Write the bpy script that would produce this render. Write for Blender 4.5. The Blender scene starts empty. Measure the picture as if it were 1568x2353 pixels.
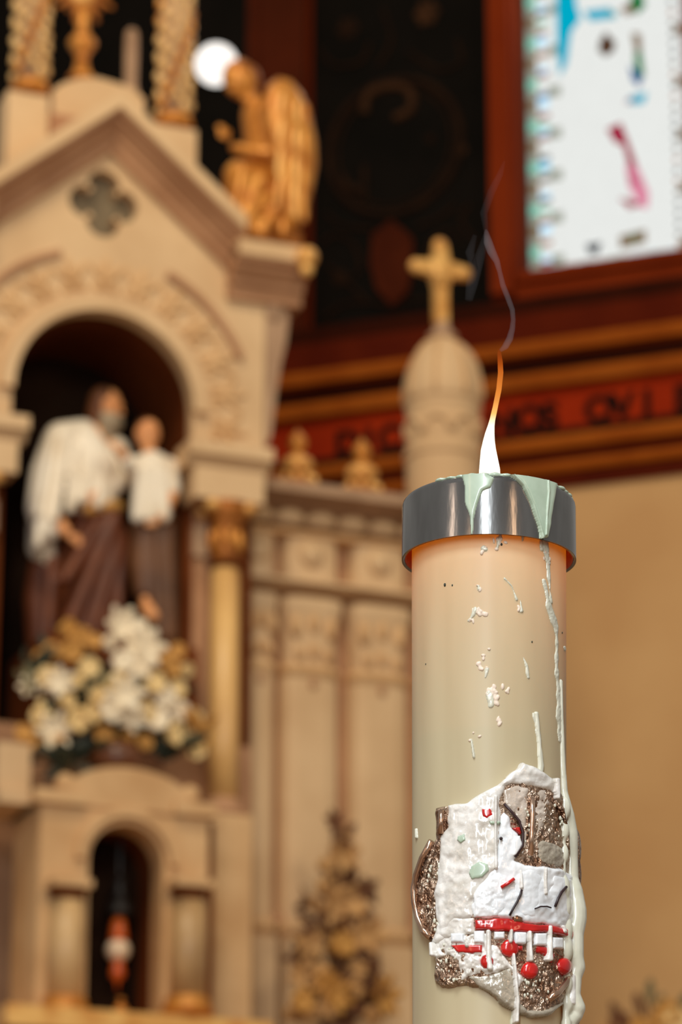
import bpy, bmesh, math, random
import numpy as np
from mathutils import Vector, Matrix
from mathutils.geometry import tessellate_polygon

random.seed(7)
SC = bpy.context.scene
COL = SC.collection
PI = math.pi

# ------------------------------------------------------------------ camera
F_PX, CX, CY = 8000.0, 784.0, 1176.5          # focal length and centre in pixels of a 1568x2353 frame
PITCH = math.radians(18.5)
CAM = Vector((0.0, 0.0, 1.30))
FWD = Vector((0, math.cos(PITCH), math.sin(PITCH)))
UPV = Vector((0, -math.sin(PITCH), math.cos(PITCH)))
cam_d = bpy.data.cameras.new('camera')
cam = bpy.data.objects.new('camera', cam_d)
COL.objects.link(cam)
cam.location = CAM
cam.rotation_euler = (PI / 2 + PITCH, 0, 0)
cam_d.sensor_fit = 'VERTICAL'
cam_d.sensor_height = 36.0
cam_d.lens = F_PX / 2353.0 * 36.0
cam_d.clip_start = 0.05
cam_d.clip_end = 100
cam_d.dof.use_dof = True
cam_d.dof.focus_distance = 1.765
cam_d.dof.aperture_fstop = 14.5
SC.camera = cam

# ------------------------------------------------------------------ world, lights, exposure
W = bpy.data.worlds.new('nave_ambient')
SC.world = W
W.use_nodes = True
bg = W.node_tree.nodes['Background']
bg.inputs[0].default_value = (0.80, 0.75, 0.68, 1)
bg.inputs[1].default_value = 0.33


def area(name, loc, target, sx, sy, power, color):
    l = bpy.data.lights.new(name, 'AREA')
    l.shape = 'RECTANGLE'
    l.size, l.size_y = sx, sy
    l.energy = power
    l.color = color
    o = bpy.data.objects.new(name, l)
    COL.objects.link(o)
    o.location = loc
    d = Vector(target) - Vector(loc)
    o.rotation_euler = d.to_track_quat('-Z', 'Y').to_euler()
    return o


# unseen lights: warm ones assumed for the altar, narrow ones added to streak the cap
area('assumed_altar_light', (-1.2, 7.4, 10.6), (-0.2, 12.3, 5.0), 1.6, 1.6, 222, (1.0, 0.86, 0.62))  # assumed warm light from above the altar, its source unseen
area('assumed_altar_side_light', (2.8, 6.0, 7.0), (1.2, 13.0, 4.4), 1.2, 1.2, 80, (1.0, 0.86, 0.62))  # second assumed light, for the altar's right side; source unseen
area('added_cool_streak_light', (-0.5, -3.0, 3.6), (0.08, 1.7, 1.8), 0.16, 3.2, 120, (0.90, 0.97, 1.0))  # added unseen light, narrow and cool, for the white streak on the cap
area('added_copper_streak_light', (-2.9, -0.7, 2.6), (0.08, 1.7, 1.8), 0.16, 2.4, 9, (1.0, 0.74, 0.56))  # added narrow light, tinted copper for the left streak on the cap
area('added_warm_left_light', (-2.9, -4.2, 3.2), (0.08, 1.7, 1.8), 0.2, 2.2, 8, (1.0, 0.62, 0.36))  # added unseen warm light from the left, narrow for the cap's reflections
area('added_warm_right_light', (2.6, -2.6, 3.2), (0.08, 1.7, 1.8), 0.16, 2.2, 14, (1.0, 0.62, 0.36))  # added unseen warm light from the right, makes a copper streak on the cap

area('candle_fill_light', (-1.2, -2.6, 7.4), (0.08, 1.8, 1.8), 2.2, 2.2, 355, (0.94, 0.98, 1.0))  # added soft fill to brighten the candle's front

SC.view_settings.view_transform = 'Standard'
SC.view_settings.look = 'None'
SC.view_settings.exposure = 0.1
SC.view_settings.gamma = 1.0
SC.view_settings.use_curve_mapping = False
SC.cycles.use_denoising = True
SC.cycles.sample_clamp_indirect = 4.0
SC.cycles.max_bounces = 8


# ------------------------------------------------------------------ frames of reference
def ray(px, py):
    return FWD + Vector(((px - CX) / F_PX, 0, 0)) + UPV * (-(py - CY) / F_PX)


def at(px, py, Y):
    r = ray(px, py)
    return CAM + r * ((Y - CAM.y) / r.y)


class Frame:
    """A vertical plane in the church: x along it, y = depth behind it, z = world height."""

    def __init__(s, o, deg):
        s.o = Vector((o[0], o[1], 0))
        s.a = math.radians(deg)
        s.c, s.s = math.cos(s.a), math.sin(s.a)

    def world(s, p):
        return Vector((s.o.x + p[0] * s.c - p[1] * s.s, s.o.y + p[0] * s.s + p[1] * s.c, p[2]))

    def pt(s, px, py, d=0.0):
        r = ray(px, py)
        q = CAM - s.o
        t = (d - (-q.x * s.s + q.y * s.c)) / (-r.x * s.s + r.y * s.c)
        w = CAM + r * t
        e = w - s.o
        return Vector((e.x * s.c + e.y * s.s, d, w.z))


_o = at(245, 1176, 12.0)
ALT = Frame((_o.x, _o.y), 22.0)
_o = at(900, 800, 14.6)
APS = Frame((_o.x, _o.y), -21.0)
WLD = Frame((0, 0), 0)
A = ALT.pt
B = APS.pt
MPP = 12.6 / F_PX                                  # metres per pixel at the altar


# ------------------------------------------------------------------ materials
def lin(c):
    return tuple(((x / 255) / 12.92 if x / 255 <= 0.04045 else ((x / 255 + 0.055) / 1.055) ** 2.4) for x in c) + (1,)


def mat(name, col, rough=0.6, metal=0.0, col2=None, scale=8.0, bump=0.0, bscale=40.0, coat=0.0, detail=4.0, spec=0.5, lo=0.35, hi=0.65, stretch=None, sss=0.0):
    m = bpy.data.materials.new(name)
    m.use_nodes = True
    nt = m.node_tree
    p = nt.nodes['Principled BSDF']
    p.inputs['Roughness'].default_value = rough
    p.inputs['Metallic'].default_value = metal
    p.inputs['Coat Weight'].default_value = coat
    p.inputs['Coat Roughness'].default_value = 0.08
    p.inputs['Specular IOR Level'].default_value = spec
    if sss:
        p.inputs['Subsurface Weight'].default_value = sss
        p.inputs['Subsurface Radius'].default_value = (0.006, 0.0035, 0.0015)
        p.inputs['Subsurface Scale'].default_value = 1.0
    tc = nt.nodes.new('ShaderNodeTexCoord')
    mp = nt.nodes.new('ShaderNodeMapping')
    nt.links.new(tc.outputs['Object'], mp.inputs[0])
    if stretch:
        mp.inputs['Scale'].default_value = stretch
    nz = nt.nodes.new('ShaderNodeTexNoise')
    nz.inputs['Scale'].default_value = scale
    nz.inputs['Detail'].default_value = detail
    nt.links.new(mp.outputs[0], nz.inputs[0])
    rp = nt.nodes.new('ShaderNodeValToRGB')
    c1 = lin(col)
    c2 = lin(col2) if col2 else tuple(x * 0.82 for x in c1[:3]) + (1,)
    rp.color_ramp.elements[0].position = lo
    rp.color_ramp.elements[1].position = hi
    rp.color_ramp.elements[0].color = c2
    rp.color_ramp.elements[1].color = c1
    nt.links.new(nz.outputs[0], rp.inputs[0])
    nt.links.new(rp.outputs[0], p.inputs['Base Color'])
    if bump:
        n2 = nt.nodes.new('ShaderNodeTexNoise')
        n2.inputs['Scale'].default_value = bscale
        n2.inputs['Detail'].default_value = 3
        nt.links.new(mp.outputs[0], n2.inputs[0])
        b = nt.nodes.new('ShaderNodeBump')
        b.inputs['Strength'].default_value = bump
        b.inputs['Distance'].default_value = 0.01
        nt.links.new(n2.outputs[0], b.inputs['Height'])
        nt.links.new(b.outputs[0], p.inputs['Normal'])
    return m


def glow(name, col, strength):
    m = bpy.data.materials.new(name)
    m.use_nodes = True
    nt = m.node_tree
    nt.nodes.remove(nt.nodes['Principled BSDF'])
    e = nt.nodes.new('ShaderNodeEmission')
    tc = nt.nodes.new('ShaderNodeTexCoord')
    nz = nt.nodes.new('ShaderNodeTexNoise')
    nz.inputs['Scale'].default_value = 25
    nt.links.new(tc.outputs['Object'], nz.inputs[0])
    rp = nt.nodes.new('ShaderNodeValToRGB')
    c = lin(col)
    rp.color_ramp.elements[0].color = tuple(x * 0.92 for x in c[:3]) + (1,)
    rp.color_ramp.elements[1].color = c
    nt.links.new(nz.outputs[0], rp.inputs[0])
    nt.links.new(rp.outputs[0], e.inputs[0])
    e.inputs[1].default_value = strength
    nt.links.new(e.outputs[0], nt.nodes['Material Output'].inputs[0])
    return m


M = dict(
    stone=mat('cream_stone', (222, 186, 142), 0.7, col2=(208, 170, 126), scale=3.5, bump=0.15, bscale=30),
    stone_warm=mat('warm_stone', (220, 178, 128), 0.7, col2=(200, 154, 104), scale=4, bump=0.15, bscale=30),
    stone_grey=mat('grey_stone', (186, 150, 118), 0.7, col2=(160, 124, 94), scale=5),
    stone_shade=mat('shaded_stone', (190, 142, 104), 0.75, col2=(168, 120, 84), scale=4),  # stone with the shade of cornices and recesses put into its colour
    marble=mat('honey_marble', (236, 188, 118), 0.35, col2=(196, 142, 84), scale=6, stretch=(1, 1, 0.35), detail=6),
    pale_marble=mat('pale_veined_marble', (214, 174, 122), 0.4, col2=(166, 128, 84), scale=7, stretch=(1, 1, 0.5), detail=6),
    niche=mat('shaded_niche_stone', (44, 27, 16), 0.9, col2=(30, 18, 10), scale=3, spec=0.08),  # stone in shadow, its shade put into the colour
    soffit=mat('shaded_soffit_brown', (112, 56, 24), 0.8, col2=(96, 46, 18), scale=5, spec=0.08),  # vault stone's shade put into the colour; also on small dark parts
    gold=mat('gilding', (222, 152, 66), 0.42, 0.3, col2=(186, 112, 36), scale=14, bump=0.2, bscale=60),
    gold_bright=mat('bright_gilding', (244, 190, 110), 0.4, 0.2, col2=(216, 148, 70), scale=14),
    gold_old=mat('old_gilding', (180, 108, 38), 0.5, 0.45, col2=(140, 78, 22), scale=12, bump=0.25, bscale=50),
    grey_panel=mat('grey_green_slate', (124, 106, 78), 0.6, col2=(98, 82, 58), scale=9),
    flesh=mat('painted_flesh', (236, 168, 112), 0.5, col2=(222, 146, 90), scale=8),
    hair=mat('painted_brown_hair', (120, 70, 36), 0.6, col2=(88, 48, 22), scale=20),
    beard=mat('painted_grey_beard', (176, 156, 128), 0.6, col2=(140, 120, 96), scale=20),
    white_cloth=mat('painted_white_cloth', (250, 238, 220), 0.5, col2=(230, 212, 186), scale=6),
    brown_cloth=mat('painted_brown_cloth', (118, 60, 28), 0.55, col2=(88, 40, 18), scale=6),
    umber_cloth=mat('painted_umber_cloth', (112, 68, 34), 0.55, col2=(84, 48, 22), scale=6),
    cream_petal=mat('cream_petal', (244, 212, 152), 0.6, col2=(228, 190, 122), scale=20),
    white_petal=mat('white_petal', (250, 234, 206), 0.6, col2=(238, 216, 182), scale=20),
    gold_petal=mat('ochre_petal', (206, 150, 72), 0.6, col2=(180, 122, 50), scale=20),
    leaf=mat('dark_green_leaf', (52, 58, 36), 0.6, col2=(30, 34, 22), scale=15),
    sage=mat('grey_green_leaf', (128, 118, 80), 0.6, col2=(100, 90, 58), scale=15),
    dry_leaf=mat('dry_brown_leaf', (112, 66, 30), 0.7, col2=(84, 46, 18), scale=15),
    dry_petal=mat('dry_tan_petal', (206, 158, 100), 0.7, col2=(176, 124, 70), scale=15),
    vase=mat('brown_vase_glaze', (110, 62, 30), 0.35, col2=(86, 46, 22), scale=10),
    wall_brown=mat('red_brown_wall_paint', (122, 42, 8), 0.85, col2=(112, 36, 6), scale=2.5, spec=0.08),
    wall_dark=mat('umber_wall_paint', (74, 26, 8), 0.9, col2=(62, 22, 6), scale=2.5, spec=0.08),
    panel_dark=mat('near_black_panel_paint', (17, 12, 8), 0.95, col2=(11, 8, 5), scale=4, spec=0.1),
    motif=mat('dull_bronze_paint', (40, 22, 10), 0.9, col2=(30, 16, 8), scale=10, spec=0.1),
    motif_pale=mat('pale_bronze_paint', (66, 40, 22), 0.9, col2=(50, 30, 16), scale=10, spec=0.1),  # paler tone of the bronze ornament
    shield=mat('oxblood_paint', (72, 26, 8), 0.9, col2=(60, 20, 6), scale=8, spec=0.08),
    moulding=mat('ochre_moulding_paint', (160, 82, 20), 0.7, col2=(146, 70, 14), scale=6, spec=0.08),
    moulding_red=mat('rust_moulding_paint', (94, 28, 5), 0.75, col2=(84, 22, 4), scale=6, spec=0.08),
    moulding_dark=mat('dark_oak_moulding_paint', (58, 18, 4), 0.8, col2=(48, 14, 3), scale=6, spec=0.08),
    band_red=mat('red_inscription_band', (156, 42, 6), 0.8, col2=(140, 34, 4), scale=6, spec=0.08),
    letter=mat('black_brown_lettering', (26, 10, 5), 0.8, col2=(20, 8, 4), scale=6, spec=0.08),
    plaster=mat('tan_plaster', (212, 168, 116), 0.85, col2=(200, 154, 104), scale=1.6, bump=0.1, bscale=20, spec=0.08),
    floor=mat('stone_floor', (150, 120, 90), 0.5, col2=(120, 95, 70), scale=2),
    black_iron=mat('blackened_iron', (24, 16, 12), 0.5, col2=(16, 10, 8), scale=20),
    amber=mat('amber_glass', (230, 110, 40), 0.3, col2=(200, 84, 26), scale=20),
    milk=mat('milk_glass', (250, 226, 196), 0.3, col2=(238, 206, 170), scale=20),
    pale_gold=mat('pale_gilding', (240, 200, 138), 0.45, 0.15, col2=(214, 166, 100), scale=30),
    lead=mat('lead_came', (40, 36, 32), 0.6, 0.3, col2=(28, 25, 22), scale=30),
)


# ------------------------------------------------------------------ mesh builder
class MB:
    def __init__(s):
        s.v, s.f = [], []

    def add(s, vs, fs):
        n = len(s.v)
        s.v += [tuple(v) for v in vs]
        s.f += [tuple(i + n for i in f) for f in fs]
        return s

    def box(s, x0, x1, y0, y1, z0, z1):
        vs = [(x, y, z) for z in (z0, z1) for y in (y0, y1) for x in (x0, x1)]
        return s.add(vs, [(0, 2, 3, 1), (4, 5, 7, 6), (0, 1, 5, 4), (2, 6, 7, 3), (0, 4, 6, 2), (1, 3, 7, 5)])

    def loft(s, rings, caps=True):
        n = len(rings[0])
        vs = [p for r in rings for p in r]
        fs = []
        for i in range(len(rings) - 1):
            for j in range(n):
                k = (j + 1) % n
                fs.append((i * n + j, i * n + k, (i + 1) * n + k, (i + 1) * n + j))
        if caps:
            for off, rg in ((0, rings[0]), ((len(rings) - 1) * n, rings[-1])):
                for t in tessellate_polygon([[Vector(p) for p in rg]]):
                    fs.append(tuple(off + i for i in t))
        return s.add(vs, fs)

    def prism(s, pts, y0, y1, holes=()):
        """polygon in (x, z) extruded in depth from y0 to y1"""
        loops = [list(pts)] + [list(h) for h in holes]
        flat = [p for l in loops for p in l]
        n = len(flat)
        vs = [(p[0], y0, p[1]) for p in flat] + [(p[0], y1, p[1]) for p in flat]
        fs = []
        for t in tessellate_polygon([[Vector((p[0], p[1], 0)) for p in l] for l in loops]):
            fs.append(tuple(t))
            fs.append(tuple(i + n for i in t))
        o = 0
        for l in loops:
            m = len(l)
            for j in range(m):
                a, b = o + j, o + (j + 1) % m
                fs.append((a, b, b + n, a + n))
            o += m
        return s.add(vs, fs)

    def run(s, prof, x0, x1, z0, z1=None):
        """profile of (depth, height) run along x; z may slope"""
        if z1 is None:
            z1 = z0
        return s.loft([[(x0, d, z0 + h) for d, h in prof], [(x1, d, z1 + h) for d, h in prof]])

    def lathe(s, c, prof, n=20, caps=True):
        rings = [[(c[0] + r * math.cos(2 * PI * k / n), c[1] + r * math.sin(2 * PI * k / n), z) for k in range(n)] for r, z in prof]
        return s.loft(rings, caps)

    def tube(s, path, rad, n=10, flat=1.0):
        path = [Vector(p) for p in path]
        if not hasattr(rad, '__len__'):
            rad = [rad] * len(path)
        rings = []
        up = None
        for i, p in enumerate(path):
            t = (path[min(i + 1, len(path) - 1)] - path[max(i - 1, 0)]).normalized()
            if up is None:
                up = t.orthogonal().normalized()
            up = (up - t * up.dot(t)).normalized()
            sd = t.cross(up)
            rings.append([p + (up * math.cos(2 * PI * k / n) + sd * math.sin(2 * PI * k / n) * flat) * rad[i] for k in range(n)])
        return s.loft(rings)

    def ell(s, c, r, rot=None, n=14, m=9):
        if not hasattr(r, '__len__'):
            r = (r, r, r)
        c = Vector(c)
        vs = []
        for i in range(1, m):
            ph = PI * i / m
            for k in range(n):
                a = 2 * PI * k / n
                vs.append(Vector((r[0] * math.sin(ph) * math.cos(a), r[1] * math.sin(ph) * math.sin(a), r[2] * math.cos(ph))))
        vs += [Vector((0, 0, r[2])), Vector((0, 0, -r[2]))]
        if rot is not None:
            vs = [rot @ v for v in vs]
        vs = [v + c for v in vs]
        T, Bt = (m - 1) * n, (m - 1) * n + 1
        fs = []
        for i in range(m - 2):
            for k in range(n):
                j = (k + 1) % n
                fs.append((i * n + k, (i + 1) * n + k, (i + 1) * n + j, i * n + j))
        for k in range(n):
            j = (k + 1) % n
            fs.append((T, k, j))
            fs.append((Bt, (m - 2) * n + j, (m - 2) * n + k))
        return s.add(vs, fs)

    def cap(s, a, b, ra, rb, n=14):
        """a tapered limb with rounded ends"""
        a, b = Vector(a), Vector(b)
        t = (b - a).normalized()
        pts, rad = [], []
        for i in range(4):
            q = PI / 2 * (1 - i / 4)
            pts.append(a - t * ra * math.sin(q)); rad.append(max(ra * math.cos(q), 1e-4))
        pts.append(a); rad.append(ra)
        pts.append(b); rad.append(rb)
        for i in range(1, 5):
            q = PI / 2 * (i / 4)
            pts.append(b + t * rb * math.sin(q)); rad.append(max(rb * math.cos(q), 1e-4))
        return s.tube(pts, rad, n)

    def mesh(s, name, base=(0, 0, 0)):
        me = bpy.data.meshes.new(name)
        bx, by, bz = base
        me.from_pydata([(x - bx, y - by, z - bz) for x, y, z in s.v], [], s.f)
        bm = bmesh.new()
        bm.from_mesh(me)
        bmesh.ops.recalc_face_normals(bm, faces=bm.faces)
        bm.to_mesh(me)
        bm.free()
        return me


META = {}                                          # object name -> (frame, base)


def put(o, frame, base):
    o.location = frame.world(base)
    o.rotation_euler = (0, 0, frame.a)
    META[o.name] = (frame, Vector(base))


def tag(o, label, cat, group=None, kind=None):
    o['label'] = label
    o['category'] = cat
    if group:
        o['group'] = group
    if kind:
        o['kind'] = kind
    return o


def thing(name, label, cat, frame, base, group=None):
    o = bpy.data.objects.new(name, None)
    o.empty_display_size = 0.05
    COL.objects.link(o)
    put(o, frame, base)
    return tag(o, label, cat, group)


def build(mb, name, m, parent=None, frame=None, base=(0, 0, 0), smooth=False, voxel=0, relax=6, kind=None, label=None, zmin=None):
    if parent is not None:
        frame, base = META[parent.name]
    me = mb.mesh(name, base)
    if voxel:
        me = remesh(me, voxel, relax)
        smooth = True
    if zmin is not None:
        for v in me.vertices:
            v.co.z = max(v.co.z, zmin - base[2])
    me.materials.append(m)
    if smooth:
        me.polygons.foreach_set('use_smooth', [True] * len(me.polygons))
    o = bpy.data.objects.new(name, me)
    COL.objects.link(o)
    if parent is not None:
        o.parent = parent
        META[o.name] = (frame, Vector(base))
    else:
        put(o, frame, base)
    if kind:
        o['kind'] = kind
    if label:
        o['label'] = label
    return o


def remesh(me, voxel, relax):
    t = bpy.data.objects.new('tmp', me)
    COL.objects.link(t)
    r = t.modifiers.new('r', 'REMESH')
    r.mode = 'VOXEL'
    r.voxel_size = voxel
    if relax:
        sm = t.modifiers.new('s', 'SMOOTH')
        sm.factor = 0.5
        sm.iterations = relax
    dg = bpy.context.evaluated_depsgraph_get()
    dg.update()
    out = bpy.data.meshes.new_from_object(t.evaluated_get(dg))
    out.name = me.name
    bpy.data.objects.remove(t)
    return out


def copy_tree(o, delta=(0, 0, 0), parent=None, label=None):
    """copy of a thing with its parts and sub-parts, moved by a delta in its own frame"""
    c = o.copy()
    COL.objects.link(c)
    if parent is not None:
        c.parent = parent
    fr, b = META[o.name]
    nb = b + Vector(delta) if parent is None else META[parent.name][1]
    META[c.name] = (fr, nb)
    if parent is None:
        c.location = fr.world(nb)
    if label:
        c['label'] = label
    for ch in list(o.children):
        copy_tree(ch, (0, 0, 0), c)
    return c


def arc(cx, cz, r, a0, a1, n):
    return [(cx + r * math.cos(math.radians(a0 + (a1 - a0) * i / n)), cz + r * math.sin(math.radians(a0 + (a1 - a0) * i / n))) for i in range(n + 1)]


def U(px, py, d=0.0):
    return A(px, py, d).x


def Z(px, py, d=0.0):
    return A(px, py, d).z


# ================================================================== SETTING
fl = build(MB().box(-9, 9, -7, 18, -0.1, 0), 'floor', M['floor'], frame=WLD, kind='structure')


def BX(px, py, d=0.0):
    return B(px, py, d).x


def BZ(px, py, d=0.0):
    return B(px, py, d).z


u0, u1 = -4.2, 2.6
z_low = BZ(1400, 1110)                             # foot of the painted entablature
z_ent = BZ(1300, 715)                              # top of the entablature
z_topw = BZ(1300, -500)
# window opening, panel opening in the upper wall
wl, wr = BX(1188, 300), BX(1576, 300)
wb, wt = BZ(1400, 600), BZ(1400, -420)
pl, pr = BX(704, 400), BX(1118, 400)
pb, pt_ = BZ(900, 765), BZ(900, -420)
wall = build(MB().prism([(u0, z_ent), (u1, z_ent), (u1, z_topw), (u0, z_topw)], 0, 0.28,
                        holes=[[(wl, wb), (wr, wb), (wr, wt), (wl, wt)], [(pl, pb), (pr, pb), (pr, pt_), (pl, pt_)]]),
             'wall_back', M['wall_brown'], frame=APS, kind='structure')
build(MB().box(pl - 0.02, pr + 0.02, 0.08, 0.12, pb - 0.02, pt_ + 0.02), 'panel_field', M['panel_dark'], wall)
# flat dark pilaster strips that frame the painted panel
for a, b, mm in ((BX(598, 400), pl, 'wall_dark'), (pr, BX(1130, 400), 'panel_dark'), (BX(572, 300), BX(596, 300), 'wall_dark')):
    build(MB().box(a, b, -0.03, 0.0, z_ent, z_topw), 'pilaster_strip', M[mm], wall)
build(MB().box(u0, BX(572, 300), -0.02, 0.0, z_ent, z_topw), 'dark_field', M['panel_dark'], wall)
# painted ornament of the dark panel, in low relief
cx_, cz_ = BX(905, 335, 0.07), BZ(905, 335, 0.07)
ring = [(cx_ + 0.325 * math.cos(t), 0.078, cz_ + 0.335 * math.sin(t)) for t in np.linspace(0, 2 * PI, 49)]
build(MB().tube(ring, 0.02, 8), 'medallion_ring', M['motif'], wall)
ring = [(cx_ + 0.28 * math.cos(t), 0.078, cz_ + 0.29 * math.sin(t)) for t in np.linspace(0, 2 * PI, 49)]
build(MB().tube(ring, 0.008, 6), 'medallion_fillet', M['motif'], wall)


def bpath(pts, d=0.075):
    P_ = [B(x, y, d) for x, y in pts]
    out = []
    for i in range(len(P_) - 1):                   # smooth through the points
        p0, p1, p2, p3 = P_[max(i - 1, 0)], P_[i], P_[i + 1], P_[min(i + 2, len(P_) - 1)]
        for k in range(6):
            t = k / 6
            out.append(0.5 * ((2 * p1) + (p2 - p0) * t + (2 * p0 - 5 * p1 + 4 * p2 - p3) * t * t + (3 * p1 - p0 - 3 * p2 + p3) * t ** 3))
    return out + [P_[-1]]


build(MB().tube(bpath([(838, 262), (845, 222), (885, 200), (930, 202), (948, 228), (940, 256), (908, 272)]), 0.022, 8), 'monogram_hook', M['motif_pale'], wall)
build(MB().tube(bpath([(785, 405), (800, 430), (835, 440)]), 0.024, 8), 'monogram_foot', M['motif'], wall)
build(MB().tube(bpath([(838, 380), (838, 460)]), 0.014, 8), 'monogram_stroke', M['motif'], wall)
for x, y, r, mm in ((800, 66, 0.055, 'motif'), (982, 30, 0.062, 'motif_pale'), (782, 640, 0.04, 'motif'), (1060, 345, 0.03, 'motif_pale'), (990, 320, 0.022, 'motif')):
    c = B(x, y, 0.08)
    mb = MB().ell(c, (r * 0.5, 0.014, r * 0.5))
    for k in range(6):
        t = k * PI / 3
        mb.ell((c.x + r * 0.68 * math.cos(t), c.y, c.z + r * 0.68 * math.sin(t)), (r * 0.4, 0.012, r * 0.4), n=8, m=6)
    build(mb, 'rosette', M[mm], wall, smooth=True)
for pts in ([(740, 560), (770, 540), (810, 560), (830, 610), (810, 640)], [(1060, 560), (1040, 530), (1000, 545), (975, 600)],
            [(745, 730), (790, 700), (850, 695), (900, 705)], [(905, 705), (960, 690), (1020, 698), (1080, 730)],
            [(750, 610), (790, 640), (840, 690)], [(1080, 470), (1060, 510), (1095, 560), (1090, 640)],
            [(730, 110), (770, 150), (830, 140), (850, 100)], [(1050, 90), (1060, 140), (1010, 160), (940, 120)],
            [(880, 20), (900, 90), (870, 150)], [(750, 490), (790, 520), (860, 525)], [(960, 520), (1010, 500), (1050, 470)]):
    build(MB().tube(bpath(pts), 0.009, 6), 'scroll', M['motif'], wall)
sh = [(856, 540), (900, 505), (948, 545), (950, 610), (938, 670), (902, 705), (866, 665), (852, 610)]
build(MB().prism([(B(x, y, 0.06).x, B(x, y, 0.06).z) for x, y in sh], 0.055, 0.085), 'shield', M['shield'], wall)
# reveal beads around the window
build(MB().box(BX(1131, 300), BX(1180, 300), -0.05, 0.0, wb - 0.1, z_topw), 'window_pier', M['wall_brown'], wall)

low = build(MB().box(u0, u1, 0.0, 0.28, 0, z_low + 0.05), 'wall_right', M['plaster'], frame=APS, kind='structure')

# entablature: a run of painted mouldings above the plain wall, each its own piece
ent = None
H_ = lambda y: BZ(1300, y)
rows = [('moulding_dark', 'cap_moulding', 712, 742, -0.20, -0.17), ('moulding_red', 'crown_moulding', 742, 800, -0.17, -0.12),
        ('moulding', 'ochre_fillet', 800, 832, -0.14, -0.15), ('moulding_dark', 'cove_moulding', 832, 864, -0.08, -0.07),
        ('moulding', 'ochre_torus', 864, 900, -0.09, -0.10), ('band_red', 'inscription_band', 900, 990, -0.05, -0.05),
        ('moulding_dark', 'lower_cove', 990, 1016, -0.05, -0.07), ('moulding', 'lower_torus', 1016, 1046, -0.10, -0.10),
        ('moulding_red', 'architrave', 1046, 1070, -0.05, -0.05), ('moulding', 'foot_fillet', 1070, 1094, -0.07, -0.07),
        ('moulding_red', 'foot_moulding', 1094, 1122, -0.03, -0.03)]
for mm, nm, ya, yb, da, db in rows:
    za, zb = H_(ya), H_(yb)
    mid = min(da, db) - 0.015 if mm == 'moulding' else (da + db) / 2
    prof = [(0.02, zb), (db, zb), (mid, (za + zb) / 2), (da, za), (0.02, za)]
    mb = MB().run(prof, u0, u1, 0)
    if ent is None:
        ent = build(mb, 'trim_1', M[mm], frame=APS, kind='structure')
        META[ent.name] = (APS, Vector((0, 0, 0)))
    else:
        build(mb, nm, M[mm], ent)


def letters(txt, px, py, size, parent):
    """flat painted capitals standing on the band at a place"""
    p = B(px, py, -0.053)
    cu = bpy.data.curves.new('lettering', 'FONT')
    cu.body = txt
    cu.size = size
    cu.extrude = 0.004
    cu.offset = 0.007
    o = bpy.data.objects.new('tmp_text', cu)
    COL.objects.link(o)
    dg = bpy.context.evaluated_depsgraph_get()
    dg.update()
    me = bpy.data.meshes.new_from_object(o.evaluated_get(dg))
    bpy.data.objects.remove(o)
    me.transform(Matrix.Translation(p) @ Matrix.Rotation(PI / 2, 4, 'X'))
    me.materials.append(M['letter'])
    t = bpy.data.objects.new('letter', me)
    COL.objects.link(t)
    t.parent = parent
    META[t.name] = (APS, Vector((0, 0, 0)))


zl = 0
for ch, px in (('D', 770), ('I', 838), ('C', 868), ('N', 1122), ('O', 1184), ('S', 1246), ('Q', 1344), ('V', 1406), ('I', 1478), ('E', 1550)):
    py = 978 - (px - 1300) * 0.135
    letters(ch, px, py, 0.165, ent)

# ---------------------------------------------------------------- stained glass window
win = thing('window_1', 'tall stained glass window glowing white with jewelled border', 'window', APS, (0, 0, 0))
del win['category']
win['kind'] = 'structure'
del win['label']
fd = 0.14
mb = MB()
mb.prism([(wl, wb), (wr, wb), (wr, wt), (wl, wt)], fd - 0.02, fd + 0.03,
         holes=[[(wl + 0.012, wb + 0.012), (wr - 0.012, wb + 0.012), (wr - 0.012, wt - 0.012), (wl + 0.012, wt - 0.012)]])
build(mb, 'window_frame', M['lead'], win)
GL = dict(white=glow('white_glass', (248, 250, 246), 0.84), pale=glow('pale_glass', (186, 190, 172), 0.62), tan=glow('tan_glass', (170, 140, 108), 0.55),
          teal=glow('turquoise_glass', (0, 175, 205), 0.9), blue=glow('blue_glass', (60, 120, 190), 0.55), green=glow('green_glass', (20, 150, 80), 0.55),
          mint=glow('mint_glass', (150, 220, 195), 0.8), red=glow('red_glass', (190, 50, 30), 0.5), crimson=glow('crimson_glass', (205, 40, 80), 0.55),
          pink=glow('pink_glass', (240, 150, 175), 0.8), brown=glow('brown_glass', (120, 85, 62), 0.45), grey=glow('grey_glass', (96, 100, 110), 0.4),
          amber=glow('orange_glass', (205, 110, 50), 0.55), sky=glow('pale_blue_glass', (185, 220, 240), 1.2))


def pane(pts, m, d=fd, th=0.008, name='pane'):
    mx_, my_ = sum(p[0] for p in pts) / len(pts), sum(p[1] for p in pts) / len(pts)
    pts = [(mx_ + (x - mx_) * 1.2, my_ + (y - my_) * 1.2) for x, y in pts]
    return build(MB().prism([(B(x, y, d).x, B(x, y, d).z) for x, y in pts], d - th, d), name, GL[m], win)


def pbox(ua, ub, za, zb, m, d=fd):
    return build(MB().box(ua, ub, d - 0.008, d, za, zb), 'pane', GL[m], win)


hu = (wr - wl)
k_ = hu / (1576 - 1188)                            # metres per pixel across the window
b0, b1, b2, b3 = wl + 0.012, wl + 30 * k_, wl + 56 * k_, wl + 84 * k_
r0, r1, r2 = wr - 0.012, wr - 36 * k_, wr - 62 * k_
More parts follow.
